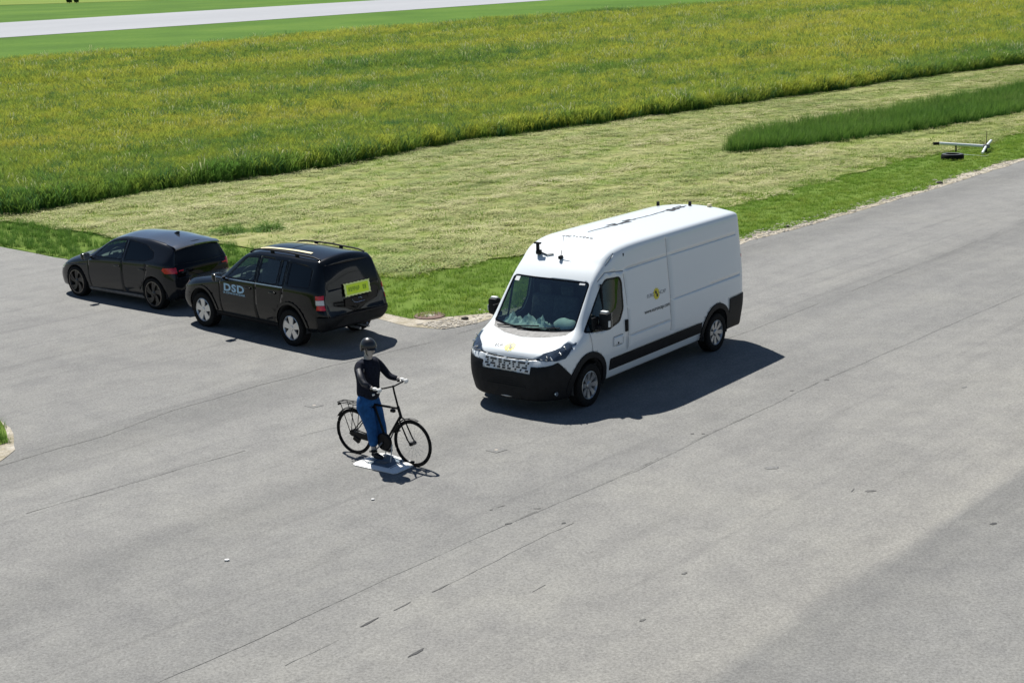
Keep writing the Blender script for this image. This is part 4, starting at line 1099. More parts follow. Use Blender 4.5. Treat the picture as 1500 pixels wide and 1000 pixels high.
def build_platform():
    t = thing('target_platform', 'low flat white carrier platform on the asphalt under the bicycle', 'platform', (BX, BY, 0), BA)
    b = bmesh.new()
    q = [(-.86, -.40), (-.80, -.47), (.02, -.47), (.06, -.42), (.06, -.02), (-.02, .12), (-.72, .24), (-.86, .14)]
    lo = [b.verts.new((x*1.03+.012, y*1.06+.01, .012)) for x, y in q]; m1 = [b.verts.new((x*1.03+.012, y*1.06+.01, .025)) for x, y in q]
    c = Vector((-.40, -.14, 0)); hi = [b.verts.new((c.x+(x-c.x)*.84, c.y+(y-c.y)*.80, .060)) for x, y in q]
    for v in lo+m1+hi: v.co.x = -.40+(v.co.x+.40)*.88; v.co.y = -.13+(v.co.y+.13)*.86; v.co.z = .012+(v.co.z-.012)*.75
    n = len(q); b.faces.new(list(reversed(lo))); b.faces.new(hi)
    for k in range(n):
        b.faces.new((lo[k], lo[(k+1) % n], m1[(k+1) % n], m1[k])); b.faces.new((m1[k], m1[(k+1) % n], hi[(k+1) % n], hi[k]))
    bmesh.ops.recalc_face_normals(b, faces=b.faces); bobj('deck', b, M['board'], t)
    b = bmesh.new(); prism(b, [(-.58, -.35), (-.18, -.35), (-.20, .0), (-.56, .08)], .0485, .054); bobj('painted_shadow', b, M['shadow_blue'], t)  # rider's shadow painted as a blue-grey plate on the white deck
    for (x0, x1) in ((-.62, -.60), (-.16, -.14)):
        b = bmesh.new(); box(b, ((x0+x1)/2, -.14, .049), (.012, .40, .004)); bobj('deck_joint', b, M['gap'], t)
    b = bmesh.new(); box(b, (-.40, -.22, .056), (.16, .10, .012), None, .004); bobj('hatch', b, M['grey_plastic'], t)
    for (x, y) in ((-.48, -.06), (-.30, -.16)):
        b = bmesh.new(); tube(b, [(x, y, .06), (x*.9-.05, y*.5, .30)], .009, 6); bobj('support_rod', b, M['steel'], t)
    for (x, y) in ((-.70, -.30), (-.70, .04), (-.10, -.32), (-.10, -.04)):
        b = bmesh.new(); tube(b, [(x, y-.02, .014), (x, y+.02, .014)], .014, 10); bobj('roller', b, M['rubber'], t)
    b = bmesh.new(); box(b, (.0, -.03, .075), (.06, .05, .03), None, .008); bobj('wheel_clamp', b, M['gap_black'], t)
build_platform()
#@@GROUND
# ------------------------------------------------------------------ terrain
def terr(y): return .02*(y-60)**2/(y-30) if y > 60 else 0.
def terr_np(y): return np.where(y > 60, .02*(y-60)**2/np.maximum(y-30, 1), 0.)
ROAD = R(48.5)
def asphalt_mat():
    m, nt, b = new_mat('asphalt')
    sv, rv = rotmap(nt, ROAD, (.12, 1, 1))      # x runs along the road
    P = pos(nt)
    sx = N(nt, 'ShaderNodeSeparateXYZ'); nt.links.new(rv, sx.inputs[0])
    w = noise_tex(nt, sv, 1.3, 5, .6); w2 = noise_tex(nt, P, .5, 4)
    v = mth(nt, 'ADD', sx.outputs[1], mth(nt, 'MULTIPLY', mth(nt, 'SUBTRACT', w, .5), .42))
    v = mth(nt, 'ADD', v, mth(nt, 'MULTIPLY', mth(nt, 'SUBTRACT', w2, .5), .2))
    f = mth(nt, 'DIVIDE', mth(nt, 'ADD', v, 10), 60.)
    def q(x): return (x+10)/60.
    g = lambda a, wm=0.: (a*.86*(1.0+wm*.45), a*.86, a*.86*(.97-.8*wm))
    base = ramp(nt, f, [(q(-5), g(.225, .01)), (q(5.6), g(.232, .01)), (q(6.88), g(.202, .01)), (q(7.05), g(.268, .05)), (q(8.2), g(.258, .035)), (q(11.15), g(.250, .02)), (q(11.3), g(.228, .01)), (q(13.3), g(.235, .01)), (q(14.5), g(.205, .005)), (q(15.0), g(.245, .015)),
                        (q(17.6), g(.245, .01)), (q(18.8), g(.190, .0)), (q(19.6), g(.232, .005)), (q(24), g(.225, .005)), (q(30), g(.240, .005)), (q(48), g(.25, .005))])
    s1 = noise_tex(nt, sv, 2.6, 6, .62); s2 = noise_tex(nt, P, .32, 5, .6); s3 = noise_tex(nt, P, 1.7, 5, .65); fine = noise_tex(nt, P, 30, 3, .75); fine2 = noise_tex(nt, P, 85, 2, .7)
    c = mix(nt, base, ramp(nt, s1, [(.28, (.86, .86, .86)), (.5, (1, 1, 1)), (.74, (1.06, 1.055, 1.04))]), .8, 'MULTIPLY')
    c = mix(nt, c, ramp(nt, s2, [(.3, (.88, .88, .89)), (.5, (1, 1, 1)), (.7, (1.06, 1.055, 1.03))]), .8, 'MULTIPLY')
    c = mix(nt, c, ramp(nt, s3, [(.32, (.88, .88, .89)), (.6, (1.05, 1.05, 1.04))]), .9, 'MULTIPLY')
    c = mix(nt, c, ramp(nt, fine, [(.25, (.55, .55, .55)), (.5, (1, 1, 1)), (.76, (1.38, 1.38, 1.38))]), .85, 'MULTIPLY')
    c = mix(nt, c, ramp(nt, fine2, [(.3, (.75, .75, .75)), (.7, (1.22, 1.22, 1.22))]), .6, 'MULTIPLY')
    # blotches of bitumen and faint tyre lines
    t1 = noise_tex(nt, rotmap(nt, ROAD, (.05, 3.0, 1))[0], 1.0, 3, .5)
    c = mix(nt, c, ramp(nt, t1, [(.30, (.80, .80, .81)), (.40, (1, 1, 1))]), .6, 'MULTIPLY')
    nt.links.new(c, b.inputs['Base Color']); b.inputs['Roughness'].default_value = .88; b.inputs['Specular IOR Level'].default_value = .3
    bump(nt, b, mth(nt, 'ADD', fine, fine2), .5, .006); return m
def grass_ground(name, stops, sc=.25, fine=6., streak=None, strength=.6):
    m, nt, b = new_mat(name); P = pos(nt)
    n1 = noise_tex(nt, P if streak is None else rotmap(nt, streak, (.25, 1, 1))[0], sc, 5, .6); n2 = noise_tex(nt, P, fine, 4, .7)
    f = mth(nt, 'ADD', mth(nt, 'MULTIPLY', n1, .65), mth(nt, 'MULTIPLY', n2, .35))
    nt.links.new(ramp(nt, f, stops), b.inputs['Base Color']); b.inputs['Roughness'].default_value = .95; b.inputs['Specular IOR Level'].default_value = .1
    bump(nt, b, n2, strength, .05); return m
M['asphalt'] = asphalt_mat()
M['grass_far'] = grass_ground('grass_far', [(.3, (.045, .105, .012)), (.5, (.075, .155, .018)), (.7, (.12, .20, .028))], .05, 1.5)
M['meadow'] = grass_ground('meadow', [(.3, (.13, .20, .03)), (.7, (.19, .25, .05))], .04, 1.0)
M['verge_soil'] = grass_ground('verge_soil', [(.3, (.08, .13, .02)), (.6, (.13, .20, .035)), (.8, (.22, .22, .07))], .6, 9)
M['mown'] = grass_ground('mown_ground', [(.32, (.08, .14, .022)), (.45, (.17, .21, .055)), (.55, (.25, .26, .10)), (.68, (.37, .35, .18))], .55, 5, ROAD)
M['runway'] = grass_ground('runway_concrete', [(.3, (.31, .32, .34)), (.7, (.38, .39, .41))], .05, .8, ROAD, .05)
def dirt_mat():
    m, nt, b = new_mat('gravel_edge'); P = pos(nt)
    a = noise_tex(nt, P, 2.2, 5, .7); c2 = noise_tex(nt, P, 28, 3, .7)
    c = ramp(nt, a, [(.30, (.15, .15, .07)), (.42, (.33, .29, .21)), (.6, (.46, .42, .35)), (.75, (.55, .51, .44))])
    nt.links.new(mix(nt, c, ramp(nt, c2, [(.3, (.6, .6, .6)), (.7, (1.2, 1.2, 1.2))]), .8, 'MULTIPLY'), b.inputs['Base Color'])
    b.inputs['Roughness'].default_value = .95; bump(nt, b, c2, .8, .03); return m
M['dirt'] = dirt_mat()

# base terrain
xs = np.concatenate([np.linspace(-900, -150, 12), np.linspace(-130, 150, 57), np.linspace(180, 900, 12)])
ys = np.concatenate([np.linspace(-60, 60, 9), np.linspace(65, 300, 48), np.linspace(320, 2500, 40)])
V = [(x, y, terr(y)) for y in ys for x in xs]; nx = len(xs)
F = [(j*nx+i, j*nx+i+1, (j+1)*nx+i+1, (j+1)*nx+i) for j in range(len(ys)-1) for i in range(nx-1)]
me = bpy.data.meshes.new('ground'); me.from_pydata(V, [], F); obj('ground', me, M['grass_far'], None, 180, 'structure')

def jag(pts, step, amp, seed, closed=False, sc=1.3):
    out = []; P = [Vector((*p, 0)) for p in pts]; n = len(P)
    for i in range(n if closed else n-1):
        a, b2 = P[i], P[(i+1) % n]; k = max(1, int((b2-a).length/step)); nn = Vector((-(b2-a).y, (b2-a).x, 0)).normalized()
        for j in range(k):
            p = a.lerp(b2, j/k); d = (mn.noise(p*sc+Vector((seed, seed*2, 0)))+.6*mn.noise(p*sc*3.1+Vector((0, seed, 5))))*amp
            out.append((p.x+nn.x*d, p.y+nn.y*d))
    if not closed: out.append(tuple(pts[-1]))
    return out
def sheet(name, poly, cell, zoff, mat, hfun=None, kind='structure', parent=None):
    bm = bmesh.new(); f = bm.faces.new([bm.verts.new((x, y, 0)) for x, y in poly]); bmesh.ops.triangulate(bm, faces=[f])
    if cell:
        X0, X1 = min(p[0] for p in poly), max(p[0] for p in poly); Y0, Y1 = min(p[1] for p in poly), max(p[1] for p in poly)
        for k in range(1, int((X1-X0)/cell)+1): bmesh.ops.bisect_plane(bm, geom=list(bm.verts)+list(bm.edges)+list(bm.faces), plane_co=(X0+k*cell, 0, 0), plane_no=(1, 0, 0))
        for k in range(1, int((Y1-Y0)/cell)+1): bmesh.ops.bisect_plane(bm, geom=list(bm.verts)+list(bm.edges)+list(bm.faces), plane_co=(0, Y0+k*cell, 0), plane_no=(0, 1, 0))
    for v in bm.verts: v.co.z = terr(v.co.y)+zoff+(hfun(v.co.x, v.co.y) if hfun else 0)
    bmesh.ops.recalc_face_normals(bm, faces=bm.faces)
    if sum(f.normal.z for f in bm.faces) < 0: bmesh.ops.reverse_faces(bm, faces=bm.faces)
    return bobj(name, bm, mat, parent, 180, kind)

side_edge = [(-45, 66.5), (-14.22, 39.25), (-11.73, 36.98), (-2.61, 28.8)]
main_edge = [(-2.07, 28.05), (-1.36, 27.72), (-.68, 28.22), (6.33, 36.62), (8.67, 39.17), (12.61, 43.68), (18.62, 51.03), (30, 64.5), (60, 99), (100, 145)]
edge = jag(side_edge+main_edge, .4, .06, 3)
sheet('road', edge+[(140, 145), (60, -20), (-60, -20), (-60, 66.5)], 6., .008, M['asphalt'])
# gravel edging between asphalt and verge
dirt_top = [(-3.4, 29.75), (-2.56, 29.25), (-2.11, 28.70), (-1.4, 28.72), (-.55, 28.98), (6.49, 37.55), (8.85, 40.05), (12.94, 44.93), (16.77, 49.95), (19.11, 52.50), (31, 66.3), (61, 100.5)]
low = [(-3.3, 29.3), (-2.61, 28.6), (-2.07, 27.95), (-1.36, 27.65), (-.68, 28.1), (6.33, 36.5), (8.67, 39.05), (12.61, 43.55), (18.62, 50.9), (30.5, 64.9), (60, 98.8)]
sheet('gravel_edge', jag(low, .35, .07, 9)+list(reversed(jag([(p[0]-.1, p[1]+.15) for p in dirt_top], .35, .12, 5))), 3., .014, M['dirt'])
M_pts_mown = [(-2.9, 31.0), (-3.2, 33.2), (-2.3, 33.3), (.5, 36.3), (8.2, 45.1), (13.1, 51.2), (18.1, 56.8), (23.9, 63.7), (40.4, 83.2), (61.4, 107.8)]
crop_near = [(-90, 112), (-60, 86), (-45, 72.5), (-30, 59), (-17.6, 46.6), (-16.2, 45.1), (-15.5, 44.9), (-14.55, 46.8), (-12.9, 49.3), (-10.9, 51.2), (-8.77, 53.3), (-6.5, 55.9), (-4.1, 60.0), (-1.25, 63.7), (1.9, 66.9), (5.3, 69.8), (9.1, 73.6), (13.3, 77.3), (18., 82), (23.3, 87.3), (29.2, 92.9), (35.4, 98.2), (48, 110), (62, 124), (100, 163)]
crop_far = [(-135, 60), (-120, 68), (-108, 78), (-90, 92), (-72, 106), (-60, 116.5), (-44.9, 129.5), (-42, 131), (-39.4, 133), (-34.3, 137.5), (-29.7, 144.8), (-23.5, 153), (-17.8, 160.9), (-11, 169), (-4.5, 177), (1.3, 183.8), (10, 192), (18, 200), (25, 207), (33.1, 215), (42, 225), (55, 239), (72, 258), (92, 280), (130, 322)]
left_top = [(-45, 70.5), (-16.9, 44.9), (-15.4, 43.7), (-13.4, 42.0), (-11.2, 39.9), (-8.4, 38.9), (-6.2, 37.0), (-4.6, 34.6), (-3.2, 33.2)]

# --- tuft variants and scattering (grass is stuff nobody could count)
src = bpy.data.collections.new('tuft_sources')      # kept out of the scene
def blade_mesh(name, n, h, spread, w, lean, mat, seed, flat=False, head=0.):
    r = random.Random(seed); V = []; F = []; A = []
    for _ in range(n):
        a = r.uniform(0, 6.283); d = spread*math.sqrt(r.random()); bx, by = math.cos(a)*d, math.sin(a)*d
        hh = h*r.uniform(.55, 1.1); t = r.uniform(0, 6.283); ln = hh*lean*r.uniform(.2, 1.3)
        dx, dy = math.cos(t)*ln, math.sin(t)*ln; px, py = -math.sin(t+r.uniform(-1, 1)), math.cos(t+r.uniform(-1, 1)); ww = w*r.uniform(.6, 1.3)
        if flat:
            L = h*r.uniform(.5, 1.3); z0 = r.uniform(0, .05)*1.2; cx = bx; cy = by; k = len(V); ang = t; curve = r.uniform(-1.2, 1.2); m = 4
            for j in range(m+1):
                nx_, ny_ = -math.sin(ang), math.cos(ang); zz = z0+r.uniform(-.008, .018)
                V.append((cx+nx_*ww/2, cy+ny_*ww/2, zz)); V.append((cx-nx_*ww/2, cy-ny_*ww/2, zz)); A += [r.random()*0+_/n]*2
                cx += math.cos(ang)*L/m; cy += math.sin(ang)*L/m; ang += curve/m
            for j in range(m): F.append((k+2*j, k+2*j+1, k+2*j+3, k+2*j+2))
            continue
        k = len(V); m = 3
        for j in range(m+1):
            u = j/m; x = bx+dx*u*u; y = by+dy*u*u; z = hh*(u-.12*lean*u*u); wj = ww*(1-u*.75)
            if head and j == m: wj = ww*head; 
            V.append((x+px*wj/2, y+py*wj/2, z)); V.append((x-px*wj/2, y-py*wj/2, z)); A += [u, u]
        for j in range(m): F.append((k+2*j, k+2*j+1, k+2*j+3, k+2*j+2))
    me = bpy.data.meshes.new(name); me.from_pydata(V, [], F); at = me.attributes.new('tip', 'FLOAT', 'POINT'); at.data.foreach_set('value', A)
    me.materials.append(mat); return me
def scatter(name, V, F, dens, scale, meshes, mat, zrot=True, tilt=.15, seed=0, smin=.7, smax=1.25):
    """one mesh of ground plus leaf clumps instanced over it"""
    me = bpy.data.meshes.new(name); me.from_pydata([tuple(v) for v in V], [], [tuple(f) for f in F])
    a = me.attributes.new('dens', 'FLOAT', 'POINT'); a.data.foreach_set('value', np.asarray(dens, dtype=np.float32))
    a = me.attributes.new('sc', 'FLOAT', 'POINT'); a.data.foreach_set('value', np.asarray(scale, dtype=np.float32))
    o = obj(name, me, mat, None, 180, 'stuff')
    c = bpy.data.collections.new(name+'_clumps')
    for m_ in meshes: c.objects.link(bpy.data.objects.new('clump', m_))
    g = bpy.data.node_groups.new(name+'_scatter', 'GeometryNodeTree')
    g.interface.new_socket('Geometry', in_out='INPUT', socket_type='NodeSocketGeometry'); g.interface.new_socket('Geometry', in_out='OUTPUT', socket_type='NodeSocketGeometry')
    n = g.nodes; l = g.links; gi = n.new('NodeGroupInput'); go = n.new('NodeGroupOutput')
    d = n.new('GeometryNodeDistributePointsOnFaces'); d.distribute_method = 'RANDOM'; d.inputs['Seed'].default_value = seed
    na = n.new('GeometryNodeInputNamedAttribute'); na.data_type = 'FLOAT'; na.inputs[0].default_value = 'dens'
    ns = n.new('GeometryNodeInputNamedAttribute'); ns.data_type = 'FLOAT'; ns.inputs[0].default_value = 'sc'
    l.new(gi.outputs[0], d.inputs['Mesh']); l.new(na.outputs[0], d.inputs['Density'])
    ip = n.new('GeometryNodeInstanceOnPoints'); l.new(d.outputs['Points'], ip.inputs['Points'])
    ci = n.new('GeometryNodeCollectionInfo'); ci.inputs['Collection'].default_value = c; ci.inputs['Separate Children'].default_value = True; ci.inputs['Reset Children'].default_value = True
    l.new(ci.outputs[0], ip.inputs['Instance']); ip.inputs['Pick Instance'].default_value = True
    rv = n.new('FunctionNodeRandomValue'); rv.data_type = 'FLOAT_VECTOR'; rv.inputs[0].default_value = (-tilt, -tilt, 0); rv.inputs[1].default_value = (tilt, tilt, 6.283)
    l.new(rv.outputs[0], ip.inputs['Rotation'])
    rs = n.new('FunctionNodeRandomValue'); rs.data_type = 'FLOAT'; rs.inputs[2].default_value = smin; rs.inputs[3].default_value = smax
    mm = n.new('ShaderNodeMath'); mm.operation = 'MULTIPLY'; l.new(rs.outputs[1], mm.inputs[0]); l.new(ns.outputs[0], mm.inputs[1]); l.new(mm.outputs[0], ip.inputs['Scale'])
    j = n.new('GeometryNodeJoinGeometry'); l.new(gi.outputs[0], j.inputs[0]); l.new(ip.outputs[0], j.inputs[0]); l.new(j.outputs[0], go.inputs[0])
    md = o.modifiers.new('scatter', 'NODES'); md.node_group = g
    return o
def leaf_mat(name, low, tips, psc=.12, streak=ROAD, trans=.35, tip0=.35, fsc=3., edge=False):
    """low: colours of the stems, tips: (position, colour) stops picked by a large patch pattern"""
    m, nt, b = new_mat(name); at = N(nt, 'ShaderNodeAttribute'); at.attribute_name = 'tip'
    n1 = noise_tex(nt, rotmap(nt, streak, (.22, 1, 1))[0], psc, 5, .62); n2 = noise_tex(nt, pos(nt), fsc, 3, .6)
    f = mth(nt, 'ADD', mth(nt, 'MULTIPLY', n1, .6), mth(nt, 'MULTIPLY', n2, .4))
    if edge: f = mth(nt, 'ADD', mth(nt, 'MULTIPLY', mth(nt, 'SUBTRACT', f, .5), 1.35), .5)
    if edge:   # greener growth along the field margin and towards the near corner
        s_ = N(nt, 'ShaderNodeSeparateXYZ'); nt.links.new(rotmap(nt, streak)[1], s_.inputs[0])
        e1 = mth(nt, 'DIVIDE', mth(nt, 'SUBTRACT', 48., s_.outputs[1]), 9.); e1.node.use_clamp = True
        e2 = mth(nt, 'DIVIDE', mth(nt, 'SUBTRACT', 60., s_.outputs[0]), 70.); e2.node.use_clamp = True
        f = mth(nt, 'SUBTRACT', f, mth(nt, 'ADD', mth(nt, 'MULTIPLY', e1, .13), mth(nt, 'MULTIPLY', e2, .09)))
    tc = ramp(nt, f, tips); k = ramp(nt, at.outputs['Fac'], [(tip0, (0, 0, 0)), (min(1, tip0+.4), (1, 1, 1))])
    c = mix(nt, low, tc, k); nt.links.new(c, b.inputs['Base Color']); b.inputs['Roughness'].default_value = .75; b.inputs['Specular IOR Level'].default_value = .2
    t = N(nt, 'ShaderNodeBsdfTranslucent'); nt.links.new(c, t.inputs[0]); mx = N(nt, 'ShaderNodeMixShader'); mx.inputs[0].default_value = trans
    nt.links.new(b.outputs[0], mx.inputs[1]); nt.links.new(t.outputs[0], mx.inputs[2]); nt.links.new(mx.outputs[0], nt.nodes['Material Output'].inputs[0]); return m
YEL = [(.25, (.09, .20, .035)), (.37, (.17, .27, .045)), (.46, (.28, .35, .05)), (.54, (.39, .42, .055)), (.63, (.43, .42, .07)), (.74, (.34, .36, .12))]
M['crop'] = leaf_mat('crop_leaf', (.09, .20, .035), YEL, .10, ROAD, .5, .2, .9, True)
M['crop_weed'] = leaf_mat('crop_weed_leaf', (.03, .10, .03), [(.3, (.05, .15, .05)), (.6, (.09, .20, .06))], .3, ROAD, .4, .2)
M['crop_pale'] = leaf_mat('crop_pale_head', (.10, .20, .04), [(.3, (.45, .50, .22)), (.7, (.62, .62, .38))], .3, ROAD, .4, .45)
M['crop_floor'] = grass_ground('crop_floor', [(.3, (.04, .075, .015)), (.7, (.08, .13, .025))], .3, 3)
M['tall_grass'] = leaf_mat('tall_grass_leaf', (.04, .12, .02), [(.3, (.08, .19, .03)), (.5, (.14, .26, .045)), (.65, (.24, .32, .09))], .3, ROAD, .35, .3)
M['weed'] = leaf_mat('weed_leaf', (.06, .14, .02), [(.3, (.09, .20, .03)), (.6, (.15, .28, .05)), (.7, (.24, .32, .09))], .8, ROAD, .35, .2)
M['verge_blade'] = leaf_mat('verge_blade', (.12, .23, .03), [(.3, (.17, .32, .045)), (.46, (.23, .37, .05)), (.58, (.33, .42, .07)), (.70, (.45, .43, .14))], .5, ROAD, .35, .2)
def hay_mat():
    m, nt, b = new_mat('hay_straw'); at = N(nt, 'ShaderNodeAttribute'); at.attribute_name = 'tip'
    n1 = noise_tex(nt, rotmap(nt, ROAD, (.25, 1, 1))[0], .6, 5, .6)
    f = mth(nt, 'ADD', mth(nt, 'MULTIPLY', n1, .75), mth(nt, 'MULTIPLY', at.outputs['Fac'], .25))
    c = ramp(nt, f, [(.34, (.15, .23, .04)), (.47, (.26, .30, .075)), (.55, (.38, .38, .14)), (.66, (.52, .49, .26)), (.78, (.64, .61, .40))])
    nt.links.new(c, b.inputs['Base Color']); b.inputs['Roughness'].default_value = .8; return m
M['hay'] = hay_mat()

# crop field: a grid between its near and far edge
def resample(pts, n):
    P = np.array(pts, float); d = np.concatenate([[0], np.cumsum(np.linalg.norm(np.diff(P, axis=0), axis=1))])
    return P
cn = np.array(crop_near, float); cf = np.array(crop_far, float)
idx = np.linspace(0, len(cn)-1, 320); ii = np.clip(idx.astype(int), 0, len(cn)-2); uu = (idx-ii)[:, None]
near = cn[ii]*(1-uu)+cn[ii+1]*uu; far = cf[ii]*(1-uu)+cf[ii+1]*uu
near = near+np.array([[mn.noise(Vector((p[0]*.5, p[1]*.5, 0)))*.35+mn.noise(Vector((p[0]*1.7, p[1]*1.7, 3)))*.2]*2 for p in near])*np.array([[-.75, .66]])
tt = np.concatenate([[0, .0018, .004, .008], np.linspace(.015, 1, 150)**1.0])
V = []; D = []; SC = []
for j, t_ in enumerate(tt):
    P = near*(1-t_)+far*t_
    dist = t_*np.linalg.norm(far-near, axis=1)
    for p, dd in zip(P, dist):
        h = min(1, dd/.6)*.42*(1 if t_ < .995 else 0); h += (mn.noise(Vector((p[0]*.12, p[1]*.12, 1)))*.10+mn.noise(Vector((p[0]*.45, p[1]*.45, 4)))*.07)*min(1, dd/1.5)
        V.append((p[0], p[1], terr(p[1])+.01+h))
        r = math.hypot(p[0], p[1]); vis = abs(p[0]) < p[1]*.42+9
        dn = 11 if r < 75 else (7 if r < 105 else (4 if r < 150 else 2.2))
        if dd < 1.2: dn = 26 if r < 110 else 12
        D.append(dn if vis else (.4 if abs(p[0]) < p[1]*.6+14 else 0)); SC.append((1.4 if dd < .7 else (1. if r < 75 else (1.25 if r < 105 else (1.7 if r < 150 else 2.0))))*(1+.25*mn.noise(Vector((p[0]*.2, p[1]*.2, 9)))))
ns = 320; F = [(j*ns+i, j*ns+i+1, (j+1)*ns+i+1, (j+1)*ns+i) for j in range(len(tt)-1) for i in range(ns-1)]
crop_src = [blade_mesh('crop_clump', 44, .38, .27, .012, .7, M['crop'], k, head=1.1) for k in range(24)]+[blade_mesh('crop_weed', 44, .46, .34, .02, .8, M['crop_weed'], 200+k) for k in range(2)]+[blade_mesh('crop_heads', 12, .48, .3, .016, .4, M['crop_pale'], 210, head=1.3)]
scatter('crop_field', V, F, D, SC, crop_src, M['crop_floor'], tilt=.12, seed=4)

def grid_scatter(name, poly, cell, zoff, dens, scale, meshes, mat, hfun=None, seed=1, tilt=.15, dfun=None, **kw):
    bm = bmesh.new(); f = bm.faces.new([bm.verts.new((x, y, 0)) for x, y in poly]); bmesh.ops.triangulate(bm, faces=[f])
    X0, X1 = min(p[0] for p in poly), max(p[0] for p in poly); Y0, Y1 = min(p[1] for p in poly), max(p[1] for p in poly)
    for k in range(1, int((X1-X0)/cell)+1): bmesh.ops.bisect_plane(bm, geom=list(bm.verts)+list(bm.edges)+list(bm.faces), plane_co=(X0+k*cell, 0, 0), plane_no=(1, 0, 0))
    for k in range(1, int((Y1-Y0)/cell)+1): bmesh.ops.bisect_plane(bm, geom=list(bm.verts)+list(bm.edges)+list(bm.faces), plane_co=(0, Y0+k*cell, 0), plane_no=(0, 1, 0))
    bmesh.ops.recalc_face_normals(bm, faces=bm.faces)
    if sum(f.normal.z for f in bm.faces) < 0: bmesh.ops.reverse_faces(bm, faces=bm.faces)
    bm.verts.index_update()
    V = [(v.co.x, v.co.y, terr(v.co.y)+zoff+(hfun(v.co.x, v.co.y) if hfun else 0)) for v in bm.verts]; F = [[v.index for v in f.verts] for f in bm.faces]; bm.free()
    vis = [1 if abs(x) < y*.42+9 else .15 for x, y, z in V]
    D = [dens*vi*(dfun(x, y) if dfun else 1) for (x, y, z), vi in zip(V, vis)]
    return scatter(name, V, F, D, [scale*(1+.3*mn.noise(Vector((x*.4, y*.4, 2)))) for x, y, z in V], meshes, mat, tilt=tilt, seed=seed, **kw)

# mown strip with hay
mpoly = [left_top[-1]]+jag([(-2.6, 33.0)]+[(p[0]+.4, p[1]-.48) for p in M_pts_mown[3:]], .4, .55, 77, sc=1.1)+[(62, 123.5)]+[tuple(p) for p in reversed(crop_near[4:-2])]+jag([(-16.9, 44.9), (-15.4, 43.7), (-13.4, 42.0), (-11.2, 39.9), (-8.4, 38.9), (-6.2, 37.0), (-4.6, 34.6), (-3.3, 33.3)], 1.0, .3, 8)
hay_src = [blade_mesh('hay_clump', 64, .20, .30, .011, 1., M['hay'], 50+k, flat=True) for k in range(6)]
stub_src = [blade_mesh('stubble', 20, .10, .22, .014, .6, M['verge_blade'], 80+k) for k in range(3)]
def hay_h(x, y): return .04*mn.noise(Vector((x*.5, y*.5, 0)))+.05*max(0, mn.noise(Vector((x*1.3, y*1.3, 7))))+.03
def hay_d(x, y):
    u = x*math.cos(ROAD)+y*math.sin(ROAD); v = -x*math.sin(ROAD)+y*math.cos(ROAD)
    return max(.25, min(1.7, .98+1.6*mn.noise(Vector((u*.10, v*.55, 3)))+.5*mn.noise(Vector((u*.5, v*1.1, 8)))))
grid_scatter('mown_hay', mpoly, 1.1, .012, 9.5, 1., hay_src+stub_src, M['mown'], hay_h, 3, .10, hay_d)

# short green verge beside the main road, taller growth beside the side road
verge_src = [blade_mesh('verge_clump', 34, .10, .16, .009, .7, M['verge_blade'], 20+k) for k in range(5)]
vpoly = [(-3.4, 29.9), (-2.56, 29.15), (-2.11, 28.68), (-1.4, 28.72)]+jag([(-.50, 28.80), (6.55, 37.25), (8.9, 39.7), (12.95, 44.5), (16.8, 49.55), (19.15, 52.1), (31, 65.9), (61, 100.)], .3, .30, 14, sc=2.2)+[(62, 108.9)]+list(reversed(jag(M_pts_mown[2:], .45, .38, 21, sc=1.6)))+[(-3.2, 33.4)]
grid_scatter('verge_grass', vpoly, 1.5, .018, 26, 1., verge_src, M['verge_soil'], None, 5, .2)
tall_src = [blade_mesh('tall_clump', 34, .34, .20, .015, .55, M['tall_grass'], 30+k) for k in range(5)]
side_src = [blade_mesh('side_clump', 34, .34, .22, .015, .6, M['weed'], 130+k) for k in range(4)]
lpoly = jag([(-45, 66.8), (-14.22, 39.35), (-11.73, 37.08), (-3.3, 29.5)], .5, .12, 17)+[(-3.3, 33.3), (-4.6, 34.5)]+list(reversed(jag(left_top[0:-2], .8, .25, 4)))
grid_scatter('side_verge_grass', lpoly, 1.6, .012, 18, .55, side_src, M['verge_soil'], None, 6, .2)
# unmown tall strip
sp = jag([(8.5, 55.3), (9.9, 56.0), (13.3, 58.0), (17.2, 60.9), (21.7, 65.0), (27.0, 70.3), (40.8, 86), (60.5, 109)], .6, .4, 31)+[(61.5, 117)]+list(reversed(jag([(8.9, 57.2), (10.0, 60.2), (11.7, 62.2), (14.4, 65.3), (18.4, 68.8), (23.2, 73.8), (28.9, 79.7), (42, 94)], .8, .35, 32)))
strip_src = [blade_mesh('strip_clump', 34, .54, .22, .016, .45, M['tall_grass'], 40+k) for k in range(5)]
grid_scatter('unmown_strip', sp, 1.2, .02, 22, 1.05, strip_src, M['crop_floor'], None, 9, .15, smin=.6, smax=1.35)
# island of grass at the left edge
isl = [(-7.66, 20.1), (-7.63, 20.63), (-7.79, 21.15), (-8.08, 21.78), (-8.4, 22.26), (-9.2, 23.1), (-14, 27.6), (-30, 42), (-40, 42), (-40, -5), (-30, -5), (-12, 14.4), (-8.2, 19.3)]
sheet('island_edge', jag(isl, .25, .04, 2, True), 4., .016, M['dirt'])
ic = Vector((-9.2, 21.1)); isl2 = [(-8.05, 20.75), (-7.84, 21.0), (-8.02, 21.55), (-8.36, 22.15), (-9.4, 22.9), (-14.2, 27.2), (-30, 41.4), (-39.8, 41.4), (-39.8, -4.6), (-30.2, -4.6), (-12.4, 14.6), (-8.7, 19.9)]
grid_scatter('island_grass', jag(isl2, .3, .06, 3, True), 3., .024, 40, .45, side_src, M['verge_soil'], None, 12, .25, dfun=lambda x, y: 1 if x > -14 and 12 < y < 30 else .1)
